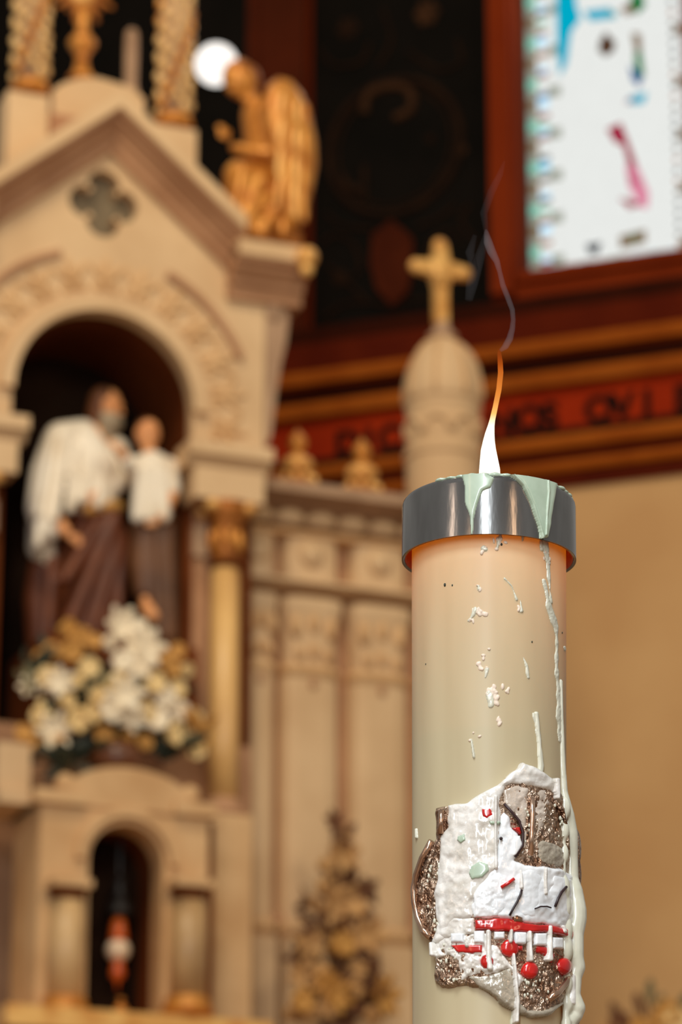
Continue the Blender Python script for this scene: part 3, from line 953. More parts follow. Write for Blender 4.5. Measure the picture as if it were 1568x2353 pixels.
build(MB().box(ta - 0.15, tbx + 0.18, dT - 0.16, dT + 0.30, zbt - 0.07, zbt), 'ledge', M['gold_bright'], tb, label='pale gold ledge')
build(MB().box(ta - 0.12, tbx + 0.15, dT - 0.13, dT + 0.30, 2.602, zbt - 0.07), 'base_block', M['stone_warm'], tb)
# narrow strip painted dark for the shade in the gap beside the tabernacle
build(MB().box(tbx + 0.002, tbx + 0.036, dT + 0.04, dT + 0.30, zbt, zc_t - 0.01), 'gap_shade_strip', M['soffit'], tb)

# hanging lamp in the tabernacle
dL = dT + 0.18
lx = U(272, 2150, dL)
lz = lambda y: Z(272, y, dL)
lm = thing('hanging_lamp', 'amber and milk glass lamp with black hood hanging inside the tabernacle', 'lamp', ALT, (lx, dL, lz(2275)))
LL = lambda pr: [(r * MPP, lz(y)) for r, y in pr]
build(MB().tube([(lx, dL, zspr + math.sqrt(orr * orr - (lx - ox) ** 2) - 0.004), (lx, dL, lz(2012))], 0.006, 6), 'chain', M['black_iron'], lm)
build(MB().lathe((lx, dL), LL([(4, 2010), (14, 2020), (14, 2045), (20, 2070), (34, 2092), (36, 2104), (10, 2108)]), 16), 'hood', M['black_iron'], lm, smooth=True)
build(MB().lathe((lx, dL), LL([(10, 2107), (16, 2120), (18, 2138), (21, 2160), (14, 2164)]), 16), 'upper_glass', M['amber'], lm, smooth=True)
build(MB().ell((lx, dL, lz(2184)), (27 * MPP, 27 * MPP, 26 * MPP)), 'globe', M['milk'], lm, smooth=True)
build(MB().lathe((lx, dL), LL([(15, 2206), (12, 2216), (17, 2234), (15, 2246), (4, 2256), (2, 2275)]), 16), 'lower_glass', M['amber'], lm, smooth=True)

# small gold candlestick on the ledge inside, gold sprays by the column feet
gx = A(277, 2330, dT + 0.03)
zbt += 0.0006
cs = thing('gold_candlestick', 'small round gold candlestick on the ledge below the hanging lamp', 'candlestick', ALT, (gx.x, dT + 0.03, zbt))
build(MB().lathe((gx.x, dT + 0.03), [(0.03, zbt), (0.03, zbt + 0.006), (0.012, zbt + 0.012)], 16), 'foot', M['gold'], cs, smooth=True)
build(MB().ell((gx.x, dT + 0.03, zbt + 0.034), (0.026, 0.026, 0.026)), 'orb', M['gold'], cs, smooth=True)
build(MB().lathe((gx.x, dT + 0.03), [(0.006, zbt + 0.058), (0.008, zbt + 0.07), (0.014, zbt + 0.078)], 12), 'socket', M['gold'], cs, smooth=True)


# ================================================================== STATUES
def limb(mb, pts):
    """pts: (px, py, d, radius px)"""
    for a, b in zip(pts[:-1], pts[1:]):
        mb.cap(A(a[0], a[1], a[2]), A(b[0], b[1], b[2]), a[3] * MPP, b[3] * MPP)
    return mb


def el(mb, px, py, d, rx, ry, rz, rot=None):
    return mb.ell(A(px, py, d), (rx * MPP, ry * MPP, rz * MPP), rot)


def hand(mb, px, py, d, ang, size, spread=0.16, side=1):
    """palm and five fingers; ang = direction of the fingers in the altar plane (degrees, 90 = up)"""
    a = math.radians(ang)
    f = Vector((math.cos(a), 0, math.sin(a)))
    s_ = Vector((-math.sin(a), 0, math.cos(a)))
    n = Vector((0, -1, 0))
    c = A(px, py, d)
    k = size * MPP
    mb.ell(c, (k * 0.5, k * 0.2, k * 0.42), Matrix.Rotation(-a, 3, 'Y'))
    for i, ln in enumerate((0.78, 0.92, 1.0, 0.82)):
        r0 = c + f * k * 0.35 + s_ * k * (0.3 - 0.2 * i) * side
        r1 = r0 + f * k * ln * 0.55 + s_ * k * (0.05 - 0.03 * i) * side + n * k * 0.05
        r2 = r1 + f * k * ln * 0.4 + n * -k * 0.12
        mb.cap(r0, r1, k * 0.11, k * 0.095, 8)
        mb.cap(r1, r2, k * 0.095, k * 0.08, 8)
    t0 = c - f * k * 0.15 + s_ * k * 0.36 * side
    t1 = t0 + f * k * 0.3 + s_ * k * 0.24 * side + n * k * 0.08
    mb.cap(t0, t1, k * 0.12, k * 0.1, 8)
    mb.cap(t1, t1 + f * k * 0.3, k * 0.1, k * 0.085, 8)
    return mb


def head(mb, px, py, d, w, h, face, tilt=0.0):
    """head with brow, nose, lips, chin, ears. face: +1 looks right, -1 left, 0 at the viewer; sizes are half sizes in px"""
    c = A(px, py, d)
    R = Matrix.Rotation(tilt, 3, 'Y')
    k = MPP
    fx = Vector((face, -0.35 if face else -1, 0)).normalized()
    sd = Vector((0, 0, 1)).cross(fx)
    def P_(f, s_, z):
        return c + R @ (fx * f * w * k + sd * s_ * w * k + Vector((0, 0, z * h * k)))
    mb.ell(c, (w * k, w * k * 0.95, h * k), R)
    mb.ell(P_(0.18, 0, -0.5), (w * k * 0.66, w * k * 0.66, h * k * 0.52), R)
    mb.cap(P_(0.82, 0, 0.12), P_(1.12, 0, -0.2), w * k * 0.1, w * k * 0.17, 8)
    mb.ell(P_(0.86, 0, 0.18), (w * k * 0.22, w * k * 0.5, h * k * 0.1), R)
    mb.ell(P_(0.8, 0, -0.52), (w * k * 0.2, w * k * 0.26, h * k * 0.07), R)
    mb.ell(P_(0.72, 0, -0.85), (w * k * 0.26, w * k * 0.26, h * k * 0.18), R)
    for s_ in (-1, 1):
        mb.ell(P_(-0.05, s_ * 0.95, -0.05), (w * k * 0.2, w * k * 0.12, h * k * 0.24), R)
        mb.ell(P_(0.8, s_ * 0.36, 0.02), (w * k * 0.12, w * k * 0.12, h * k * 0.07), R)
    return P_


# ---- bearded man
dS = 0.25
zfoot = zSt + 0.001
man = thing('bearded_statue', 'painted statue of a bearded man in white cloak standing in the niche', 'statue', ALT, (U(200, 1490, dS), dS, zfoot))
fb = MB()
hp = head(fb, 246, 935, dS - 0.02, 35, 46, 1, 0.18)
limb(fb, [(236, 975, dS, 22), (225, 1020, dS, 26)])
limb(fb, [(210, 1030, dS, 40), (205, 1160, dS, 40)])
limb(fb, [(105, 1160, dS - 0.03, 20), (150, 1222, dS - 0.12, 15)])
hand(fb, 168, 1238, dS - 0.13, -30, 26)
limb(fb, [(270, 1110, dS - 0.06, 18), (225, 1135, dS - 0.13, 14)])
hand(fb, 208, 1140, dS - 0.14, 175, 26)
limb(fb, [(225, 1000, dS, 30), (200, 1400, dS, 40)])
build(fb, 'body', M['flesh'], man, voxel=0.006, relax=3)
hb = MB()
hb.ell(hp(-0.35, 0, 0.15), (36 * MPP, 36 * MPP, 42 * MPP))
hb.ell(hp(-0.55, 0, -0.35), (28 * MPP, 33 * MPP, 36 * MPP))
hb.ell(hp(-0.5, 0, -0.75), (22 * MPP, 28 * MPP, 26 * MPP))
build(hb, 'hair', M['hair'], man, voxel=0.006)
bb = MB()
bb.ell(hp(0.5, 0, -0.85), (30 * MPP, 30 * MPP, 26 * MPP))
bb.ell(hp(0.35, 0, -1.2), (27 * MPP, 26 * MPP, 28 * MPP))
bb.ell(hp(0.25, 0, -1.55), (18 * MPP, 18 * MPP, 24 * MPP))
bb.ell(hp(0.05, 0, -0.75), (26 * MPP, 33 * MPP, 26 * MPP))
build(bb, 'beard', M['beard'], man, voxel=0.006)
cb_ = MB()
limb(cb_, [(190, 1005, dS + 0.02, 44), (140, 1010, dS - 0.02, 42), (112, 1090, dS - 0.05, 44), (98, 1170, dS - 0.07, 40), (104, 1220, dS - 0.09, 32)])
limb(cb_, [(190, 1020, dS, 50), (215, 1080, dS - 0.05, 58), (215, 1150, dS - 0.06, 54)])
limb(cb_, [(265, 1035, dS, 34), (285, 1090, dS - 0.03, 32), (262, 1118, dS - 0.09, 24)])
limb(cb_, [(100, 1190, dS - 0.02, 36), (95, 1260, dS, 34), (110, 1300, dS, 22)])
for (xa, ya), (xb, yb) in (((120, 1000), (85, 1180)), ((150, 1010), (125, 1190)), ((205, 1040), (190, 1150)), ((240, 1050), (225, 1160)), ((175, 1030), (160, 1170)), ((95, 1120), (88, 1250))):
    limb(cb_, [(xa, ya, dS - 0.10, 13), (xb, yb, dS - 0.145, 12)])
build(cb_, 'cloak', M['white_cloth'], man, voxel=0.006, relax=3)
rb = MB()
limb(rb, [(215, 1160, dS, 62), (205, 1300, dS, 80), (195, 1478, dS, 92)])
limb(rb, [(100, 1270, dS + 0.02, 30), (88, 1380, dS + 0.02, 36), (95, 1478, dS + 0.02, 36)])
for (xa, ya), (xb, yb), r in (((265, 1190), (165, 1420), 18), ((275, 1220), (215, 1450), 16), ((285, 1240), (265, 1460), 15), ((235, 1190), (150, 1330), 14), ((120, 1290), (108, 1470), 15)):
    limb(rb, [(xa, ya, dS - 0.11, r), (xb, yb, dS - 0.14, r)])
rb.lathe((U(200, 1480, dS), dS), [(0.15, zSt + 0.001), (0.14, zSt + 0.03)], 20)
build(rb, 'robe', M['brown_cloth'], man, voxel=0.008, relax=5, zmin=zSt + 0.002)
sb = MB()
limb(sb, [(205, 1170, dS - 0.11, 17), (245, 1160, dS - 0.11, 16), (275, 1165, dS - 0.09, 14)])
build(sb, 'sash', M['gold_bright'], man, voxel=0.007)

# ---- child beside him
dK = 0.06
kid = thing('child_statue', 'painted statue of a child in white tunic beside the bearded man', 'statue', ALT, (U(365, 1490, dK), dK, zfoot))
fb = MB()
hp = head(fb, 340, 997, dK, 29, 37, 0, 0.05)
limb(fb, [(342, 1030, dK, 17), (345, 1060, dK, 20), (350, 1200, dK, 36)])
limb(fb, [(390, 1090, dK - 0.02, 16), (396, 1140, dK - 0.06, 13), (372, 1190, dK - 0.1, 12)])
hand(fb, 355, 1200, dK - 0.11, 200, 20)
limb(fb, [(300, 1075, dK, 18), (285, 1050, dK - 0.06, 13), (270, 1030, dK - 0.08, 11)])
hand(fb, 262, 1022, dK - 0.08, 140, 18)
limb(fb, [(335, 1220, dK, 24), (326, 1320, dK - 0.03, 17), (338, 1395, dK - 0.07, 13)])
limb(fb, [(338, 1398, dK - 0.09, 17), (352, 1416, dK - 0.14, 15)])
build(fb, 'body', M['flesh'], kid, voxel=0.0055, relax=3)
hb = MB()
hb.ell(hp(-0.25, 0, 0.35), (29 * MPP, 29 * MPP, 29 * MPP))
hb.ell(hp(-0.4, 0, -0.1), (29 * MPP, 24 * MPP, 32 * MPP))
build(hb, 'hair', M['hair'], kid, voxel=0.006)
tb_ = MB()
limb(tb_, [(318, 1075, dK, 30), (385, 1078, dK, 30)])
limb(tb_, [(350, 1080, dK - 0.01, 46), (348, 1185, dK - 0.02, 48)])
limb(tb_, [(386, 1082, dK - 0.02, 24), (396, 1125, dK - 0.05, 20)])
limb(tb_, [(310, 1082, dK - 0.01, 26), (295, 1062, dK - 0.05, 20)])
for xa, xb in ((325, 315), (350, 345), (375, 378)):
    limb(tb_, [(xa, 1080, dK - 0.08, 12), (xb, 1190, dK - 0.1, 14)])
build(tb_, 'tunic', M['white_cloth'], kid, voxel=0.007, relax=5)
kb = MB()
limb(kb, [(330, 1200, dK - 0.03, 30), (326, 1300, dK - 0.04, 30), (330, 1360, dK - 0.05, 24)])
limb(kb, [(362, 1195, dK, 44), (364, 1300, dK, 46), (364, 1478, dK, 48)])
for xa, xb in ((345, 362), (372, 378), (390, 394)):
    limb(kb, [(xa, 1215, dK - 0.07, 13), (xb, 1460, dK - 0.09, 14)])
kb.lathe((U(370, 1480, dK), dK), [(0.10, zSt + 0.001), (0.09, zSt + 0.03)], 20)
build(kb, 'skirt', M['umber_cloth'], kid, voxel=0.008, relax=5, zmin=zSt + 0.002)

# ---- kneeling angel
dA = 0.27
zTopC = Z(625, 563, 0.15)
build(MB().box(U(553, 560, dA), U(676, 560, dA), 0.15, 0.40, zTopC - 0.1, zTopC - 0.001), 'angel_plinth', M['stone'], alt)
ang = thing('angel_statue', 'gilded angel statue kneeling with joined hands on the gable end', 'statue', ALT, (U(625, 560, dA), dA, zTopC))
fb = MB()
hp = head(fb, 551, 187, dA, 42, 50, -1, -0.75)
limb(fb, [(568, 215, dA, 20), (588, 250, dA, 26)])
limb(fb, [(600, 275, dA, 42), (620, 400, dA, 48)])
for s_, dd in ((1, -0.10), (-1, 0.10)):
    limb(fb, [(628, 258, dA + dd * 0.9, 26), (640, 350, dA + dd * 1.15, 20), (600, 352, dA + dd * 0.9, 17), (540, 340, dA + dd * 0.3, 13)])
    hand(fb, 518, 312, dA + dd * 0.16, 122, 26, side=s_)
limb(fb, [(640, 440, dA - 0.05, 36), (545, 400, dA - 0.07, 30), (560, 520, dA - 0.07, 22)])
limb(fb, [(558, 532, dA - 0.07, 15), (535, 538, dA - 0.08, 12)])
build(fb, 'body', M['gold'], ang, voxel=0.006, relax=3, zmin=zTopC + 0.004)
hb = MB()
hb.ell(hp(-0.3, 0, 0.35), (40 * MPP, 41 * MPP, 39 * MPP))
hb.ell(hp(-0.55, 0, -0.1), (38 * MPP, 41 * MPP, 41 * MPP))
hb.ell(hp(-0.6, 0, -0.55), (22 * MPP, 26 * MPP, 26 * MPP))
build(hb, 'hair', M['gold_old'], ang, voxel=0.006)
rb = MB()
limb(rb, [(602, 268, dA, 52), (614, 330, dA, 58), (635, 430, dA, 64), (638, 505, dA, 62)])
limb(rb, [(635, 440, dA - 0.03, 58), (552, 405, dA - 0.06, 42), (556, 520, dA - 0.06, 44), (590, 540, dA - 0.04, 44)])
limb(rb, [(628, 256, dA - 0.09, 34), (643, 340, dA - 0.12, 30)])
limb(rb, [(628, 256, dA + 0.09, 34), (643, 340, dA + 0.12, 30)])
limb(rb, [(600, 470, dA + 0.03, 54), (600, 540, dA + 0.02, 54)])
for (xa, ya), (xb, yb), r in (((640, 440), (575, 490), 17), ((560, 390), (535, 510), 15), ((600, 410), (560, 500), 15), ((655, 450), (600, 535), 17), ((660, 470), (650, 535), 16), ((570, 400), (590, 530), 12)):
    limb(rb, [(xa, ya, dA - 0.12, r), (xb, yb, dA - 0.13, r)])
build(rb, 'robe', M['gold'], ang, voxel=0.007, relax=5, zmin=zTopC + 0.004)
wo = [(606, 232), (616, 196), (640, 178), (664, 184), (690, 215), (712, 270), (724, 330), (726, 385), (716, 440), (702, 490), (686, 518), (664, 528), (650, 500), (640, 440), (626, 370), (614, 300)]
for dd in (-0.15, 0.13):
    d = dA + dd
    wc = A(672, 350, d)
    rings = []
    for k, off in ((0.82, -0.035), (0.96, -0.02), (1.0, 0.0), (0.95, 0.012)):
        rings.append([Vector((wc.x + (A(x, y, d).x - wc.x) * k, d + off, wc.z + (A(x, y, d).z - wc.z) * k)) for x, y in wo])
    wg = build(MB().loft(rings), 'wing', M['gold_old'] if dd > 0 else M['gold'], ang, smooth=True)
    for i in range(16):
        row, j = divmod(i, 4)
        px = 648 + j * 19 - row * 2
        py = 235 + row * 68 + j * 10
        ln = 34 + row * 6
        R = Matrix.Rotation(0.12 - j * 0.06, 3, 'Y')
        build(MB().ell(A(px, py, d - 0.034), (10 * MPP, 0.008, ln * MPP), R, 8, 6), 'feather', M['gold_bright'] if j % 2 == 0 else M['gold'], wg, smooth=True)
build(MB().box(U(558, 545, dA), U(672, 545, dA), dA - 0.1, dA + 0.12, zTopC, Z(630, 552, dA)), 'base', M['gold_old'], ang)

# globe lamp behind the angel's head
dG = 0.47
gc = A(497, 148, dG)
gl = thing('globe_lamp', 'glowing white globe lamp on brass arm behind the angel head', 'lamp', ALT, (U(585, 420, dG), dG, Z(585, 430, dG)))
build(MB().ell(gc, (0.086, 0.086, 0.086), None, 24, 16), 'globe', glow('lit_opal_glass', (255, 248, 240), 1.3), gl, smooth=True)
arm = [(gc.x, dG, gc.z - 0.086), (gc.x + 0.004, dG, gc.z - 0.10), A(516, 228, dG), A(556, 258, dG), A(585, 330, dG), A(592, 560, dG)]
arm = [(gc.x + 0.06, dG, gc.z - 0.06), A(548, 200, dG), A(580, 260, dG), A(590, 340, dG), A(592, 560, dG)]
build(MB().tube(arm, 0.008, 8), 'arm', M['gold_old'], gl, smooth=True)
pl_ = bpy.data.lights.new('globe_lamp_light', 'POINT')
pl_.energy = 2.0
pl_.color = (1, 0.85, 0.65)
pl_.shadow_soft_size = 0.09
po = bpy.data.objects.new('globe_lamp_light', pl_)
COL.objects.link(po)
po.location = ALT.world(gc + Vector((0, -0.12, 0.02)))


# ================================================================== FLOWERS
def flower_mesh(kind, m):
    mb = MB()
    if kind == 'lily':
        for k in range(6):
            a = k * PI / 3
            R = Matrix.Rotation(a, 3, 'Y') @ Matrix.Rotation(0.45, 3, 'X')
            mb.ell(R @ Vector((0, -0.012, 0.036)), (0.016, 0.005, 0.036), R, 8, 6)
        mb.ell((0, -0.01, 0), (0.012, 0.016, 0.012), None, 8, 6)
    else:
        mb.ell((0, 0, 0), (0.026, 0.024, 0.026), None, 10, 7)
        for k in range(7):
            a = k * 2 * PI / 7
            R = Matrix.Rotation(a, 3, 'Y') @ Matrix.Rotation(0.5, 3, 'X')
            mb.ell(R @ Vector((0, -0.006, 0.022)), (0.018, 0.008, 0.022), R, 8, 6)
    me = mb.mesh(kind)
    me.materials.append(m)
    me.polygons.foreach_set('use_smooth', [True] * len(me.polygons))
    return me


def leaf_mesh(m):
    mb = MB()
    mb.ell((0, 0, 0.05), (0.02, 0.004, 0.055), None, 8, 7)
    mb.cap((0, 0, -0.02), (0, 0, 0.01), 0.003, 0.003, 6)
    me = mb.mesh('leaf')
    me.materials.append(m)
    me.polygons.foreach_set('use_smooth', [True] * len(me.polygons))
    return me


FM = {(k, c): flower_mesh(k, M[c]) for k in ('lily', 'rose') for c in ('cream_petal', 'white_petal', 'gold_petal', 'dry_petal', 'dry_leaf')}
LM = {c: leaf_mesh(M[c]) for c in ('leaf', 'sage', 'dry_leaf', 'gold_petal')}


def place(me, name, parent, p, s, rot):
    o = bpy.data.objects.new(name, me)
    COL.objects.link(o)
    o.parent = parent
    o.location = p - META[parent.name][1]
    o.scale = (s, s, s)
    o.rotation_euler = rot
    return o


dF = -0.3
zV = zc_t + 0.153
vx = U(268, 1760, dF)
bq = thing('flower_bouquet', 'bouquet of white and cream flowers at the feet of the niche statues', 'bouquet', ALT, (vx, dF, zV))
zv2 = Z(268, 1712, dF)
build(MB().lathe((vx, dF), [(0.06, zV), (0.075, zV + 0.01), (0.1, zV + (zv2 - zV) * 0.5), (0.07, zv2)], 20), 'vase', M['vase'], bq, smooth=True)
flw = [(270, 1446, 'white', 1.3), (312, 1450, 'white', 1.2), (332, 1496, 'white', 1.3), (286, 1524, 'white', 1.2), (318, 1532, 'white', 1.1), (244, 1478, 'white', 0.9),
       (150, 1448, 'gold', 1.1), (186, 1462, 'gold', 1.0), (118, 1500, 'gold', 1.0), (160, 1498, 'gold', 1.2), (90, 1512, 'gold', 0.8), (215, 1480, 'gold', 0.9), (205, 1538, 'cream', 1.1),
       (108, 1558, 'cream', 1.1), (138, 1574, 'white', 1.0), (172, 1566, 'cream', 0.8), (218, 1598, 'cream', 1.0), (262, 1572, 'cream', 1.2), (286, 1602, 'white', 1.3), (254, 1636, 'white', 1.4), (298, 1650, 'white', 1.0),
       (104, 1630, 'cream', 1.1), (88, 1652, 'cream', 1.0), (172, 1656, 'cream', 1.3), (206, 1642, 'cream', 1.1), (150, 1612, 'cream', 0.9), (120, 1686, 'white', 1.2), (90, 1684, 'cream', 0.9),
       (350, 1574, 'cream', 1.2), (376, 1602, 'white', 1.2), (402, 1586, 'cream', 1.0), (412, 1636, 'white', 1.1), (440, 1655, 'cream', 1.1), (358, 1660, 'white', 1.3), (398, 1690, 'cream', 1.3), (430, 1700, 'cream', 1.0),
       (328, 1636, 'cream', 1.1), (236, 1694, 'gold', 1.1), (290, 1690, 'gold', 0.8), (268, 1724, 'gold', 1.0), (452, 1728, 'cream', 1.0), (470, 1700, 'gold', 0.8), (52, 1690, 'gold', 1.0), (72, 1714, 'gold', 0.8),
       (372, 1518, 'gold', 1.1), (412, 1500, 'gold', 0.9), (392, 1540, 'gold', 1.0), (424, 1540, 'cream', 0.8), (68, 1580, 'white', 0.7), (330, 1710, 'gold', 0.9)]
centre = A(262, 1640, dF + 0.05)
stm = MB()
for i, (x, y, c, s_) in enumerate(flw):
    edge = min(1, math.hypot((x - 262) / 200, (y - 1600) / 160))
    d = dF - 0.08 + 0.12 * edge
    p = A(x, y, d)
    k = 'lily' if (c == 'white' and i % 2 == 0) else 'rose'
    place(FM[(k, c + '_petal')], 'flower', bq, p, s_ * 1.0, (random.uniform(-0.3, 0.3), random.uniform(0, 3), random.uniform(-0.5, 0.5)))
    stm.tube([p + Vector((0, 0.01, 0)), (p + centre) / 2 + Vector((0, 0.03, -0.02)), Vector((vx, dF, zv2 - 0.01))], 0.003, 5)
build(stm, 'stems', M['leaf'], bq, kind='stuff')
for (x, y, n_, c, sp) in ((140, 1732, 10, 'leaf', 40), (185, 1738, 8, 'leaf', 30), (390, 1726, 8, 'leaf', 30), (420, 1718, 5, 'leaf', 20), (180, 1600, 6, 'leaf', 20), (240, 1560, 5, 'leaf', 15), (68, 1545, 4, 'leaf', 16),
                          (130, 1530, 5, 'leaf', 30), (72, 1590, 4, 'sage', 12), (215, 1570, 4, 'sage', 18), (300, 1580, 5, 'sage', 20), (330, 1680, 5, 'leaf', 25), (205, 1700, 5, 'leaf', 20), (130, 1660, 4, 'leaf', 18),
                          (405, 1545, 4, 'dry_leaf', 14), (300, 1720, 6, 'dry_leaf', 40), (455, 1680, 4, 'gold_petal', 18), (95, 1720, 4, 'gold_petal', 22)):
    for k in range(n_):
        px, py = x + random.gauss(0, sp * 0.6), y + random.gauss(0, sp * 0.5)
        p = A(px, py, dF + random.uniform(-0.01, 0.06))
        place(LM[c], 'leaf', bq, p, random.uniform(0.7, 1.1), (random.uniform(-0.7, 0.7), random.uniform(-2.4, 2.4), random.uniform(-0.8, 0.8)))

# ---- tall dried arrangement in front of the wing
dD = -0.08
av = A(782, 2380, dD)
dr = thing('dried_arrangement', 'tall tapering dried flower arrangement in front of the altar wing', 'bouquet', ALT, (av.x, dD, 2.602))
build(MB().lathe((av.x, dD), [(0.09, 2.602), (0.11, 2.63), (0.14, 2.85), (0.10, 3.05), (0.08, 3.12)], 20), 'vase', M['vase'], dr, smooth=True)
build(MB().tube([(av.x, dD, 3.05), A(780, 2200, dD), A(772, 2000, dD), A(766, 1890, dD)], [0.012, 0.009, 0.006, 0.003], 8), 'main_stem', M['dry_leaf'], dr)
dfl = [(764, 1888, 'dry_leaf', 0.7), (790, 1920, 'dry_petal', 0.8), (772, 1955, 'dry_petal', 1.0), (790, 1970, 'dry_petal', 1.1), (742, 1990, 'dry_petal', 0.9), (748, 2040, 'dry_petal', 1.5), (756, 2085, 'dry_petal', 1.4),
       (800, 2010, 'dry_leaf', 0.9), (812, 2050, 'dry_petal', 1.0), (832, 2040, 'dry_leaf', 0.8), (720, 2080, 'dry_petal', 0.9), (822, 2090, 'dry_petal', 1.1), (840, 2150, 'dry_petal', 1.3), (778, 2175, 'gold_petal', 1.4), (790, 2185, 'dry_petal', 1.1),
       (700, 2180, 'dry_petal', 1.1), (742, 2150, 'dry_petal', 1.0), (735, 2240, 'dry_petal', 1.2), (752, 2265, 'gold_petal', 1.0), (820, 2230, 'dry_petal', 1.0), (850, 2220, 'dry_leaf', 1.0), (690, 2240, 'dry_petal', 1.0),
       (690, 2300, 'gold_petal', 1.3), (712, 2325, 'dry_petal', 1.2), (760, 2290, 'gold_petal', 1.2), (752, 2320, 'dry_petal', 1.0), (808, 2270, 'dry_petal', 1.2), (866, 2290, 'gold_petal', 1.4), (850, 2330, 'dry_petal', 1.2), (880, 2310, 'dry_petal', 1.1),
       (830, 2310, 'dry_leaf', 1.1), (668, 2330, 'dry_petal', 1.1), (790, 2335, 'dry_leaf', 1.2)]
stm = MB()
for i, (x, y, c, s_) in enumerate(dfl):
    p = A(x, y, dD + random.uniform(-0.06, 0.04))
    place(FM[('rose' if i % 3 else 'lily', c)], 'flower', dr, p, s_, (random.uniform(-0.4, 0.4), random.uniform(0, 3), random.uniform(-0.5, 0.5)))
    q = A(778, min(y + 90, 2340), dD)
    stm.tube([p, (p + q) / 2 + Vector((0, 0.02, -0.01)), q], 0.004, 5)
build(stm, 'stems', M['dry_leaf'], dr, kind='stuff')
for (x, y, n_, sp) in ((790, 1930, 4, 16), (775, 2020, 5, 14), (708, 2070, 4, 12), (726, 2110, 5, 16), (765, 2130, 8, 22), (775, 2120, 4, 8), (830, 2045, 4, 12), (815, 2085, 4, 12), (690, 2200, 5, 14), (775, 2225, 6, 14), (862, 2180, 4, 10),
                       (738, 2300, 6, 14), (780, 2340, 10, 26), (830, 2300, 6, 20), (840, 2240, 5, 18), (690, 2260, 5, 22), (730, 2215, 6, 22), (800, 2250, 6, 24)):
    for k in range(n_):
        p = A(x + random.gauss(0, sp * 0.6), y + random.gauss(0, sp * 0.6), dD + random.uniform(-0.07, 0.06))
        place(LM['dry_leaf'], 'leaf', dr, p, random.uniform(0.6, 0.95), (random.uniform(-0.7, 0.7), random.uniform(-2.6, 2.6), random.uniform(-0.8, 0.8)))

# ---- gold and green spray whose tips show at the lower right
dQ = -1.0
q0 = B(1500, 2420, dQ)
sp_ = thing('leafy_spray', 'spray of gold flowers and olive leaves by the plain tan wall', 'bouquet', APS, (q0.x, dQ, 0))
build(MB().lathe((q0.x, dQ), [(0.2, 0), (0.2, 0.05), (0.1, 0.1), (0.08, 1.5), (0.12, 2.2), (0.16, q0.z - 0.35), (0.1, q0.z - 0.1), (0.12, q0.z - 0.05)], 20), 'urn_stand', M['vase'], sp_, smooth=True)
stm = MB()
for x, y, c, s_ in ((1540, 2332, 'gold_petal', 1.6), (1562, 2350, 'cream_petal', 1.5), (1430, 2352, 'dry_leaf', 1.3), (1520, 2350, 'gold_petal', 1.3), (1470, 2362, 'gold_petal', 1.2), (1400, 2375, 'dry_petal', 1.2)):
    p = B(x, y, dQ)
    place(FM[('rose', c)], 'flower', sp_, p, s_, (0, random.uniform(0, 3), 0))
    stm.tube([p, Vector((q0.x, dQ, q0.z - 0.08))], 0.005, 5)
for x, y, rz in ((1492, 2305, 0.1), (1478, 2335, -0.3), (1504, 2335, 0.4), (1556, 2330, 0.5), (1432, 2352, -0.5)):
    p = B(x, y, dQ)
    place(LM['dry_leaf' if x < 1480 else 'sage'], 'leaf', sp_, p, 0.9, (0.2, rz, 0.3))
    stm.tube([p, Vector((q0.x, dQ, q0.z - 0.08))], 0.005, 5)
build(stm, 'stems', M['dry_leaf'], sp_, kind='stuff')

# ================================================================== THE PASCHAL CANDLE
DEP = F_PX * 0.08 / 355.0                          # depth at which an 80 mm candle measures 355 px
LC = 0.90                                          # local height of the cap's lower rim
r_ = ray(1124, 1289)
PC = CAM + r_ * DEP
lean = math.radians(0.72)
CMAT = Matrix.Translation(PC) @ Matrix.Rotation(lean, 4, 'Y') @ Matrix.Translation((0, 0, -LC))
MV = Matrix(((1, 0, 0), tuple(UPV), tuple(FWD)))   # rows: right, up, forward


def cproj(P):
    """project an (n,3) array of candle-local points to pixels"""
    m = np.array(CMAT)
    w = P @ m[:3, :3].T + m[:3, 3] - np.array(CAM)
    c = w @ np.array(MV).T
    return CX + F_PX * c[:, 0] / c[:, 2], CY - F_PX * c[:, 1] / c[:, 2]


def rad(z):
    t = np.clip((LC - z) / 0.26, 0, 1)
    return 0.0400 - 0.0020 * t


CAPR, CAPH = 0.0452, 0.0325


def rad_cap(z):
    return np.full_like(z, CAPR)


def surf(th, z, off=0.0):
    """point on the candle; th degrees from the side that faces the photographer, positive to the right"""
    r = float(rad(np.array(z))) + off
    a = math.radians(th)
    return Vector((r * math.sin(a), -r * math.cos(a), z))


def unproj(px, py, radius=None):
    """theta, z of the candle-surface point seen at a pixel (Newton by secant)"""
    lo_t, z = math.degrees(math.asin(max(-0.99, min(0.99, (px - 1126) / 178.0)))), LC + (1240 - py) / 4200
    for _ in range(12):
        r = float(rad(np.array(z))) if radius is None else radius
        def f(t, zz):
            a = math.radians(t)
            x, y = cproj(np.array([[r * math.sin(a), -r * math.cos(a), zz]]))
            return x[0], y[0]
        x, y = f(lo_t, z)
        x2, _y = f(lo_t + 0.5, z)
        _x, y2 = f(lo_t, z + 0.001)
        gx = (x2 - x) / 0.5
        if abs(gx) > 0.15:
            lo_t += max(-8, min(8, (px - x) / gx))
            lo_t = max(-88, min(88, lo_t))
        z += (py - y) / ((y2 - y) / 0.001)
    return lo_t, z


def at_c(px, py, off=0.0, radius=None):
    t, z = unproj(px, py, radius)
    r = (float(rad(np.array(z))) if radius is None else radius) + off
    a = math.radians(t)
    return Vector((r * math.sin(a), -r * math.cos(a), z))


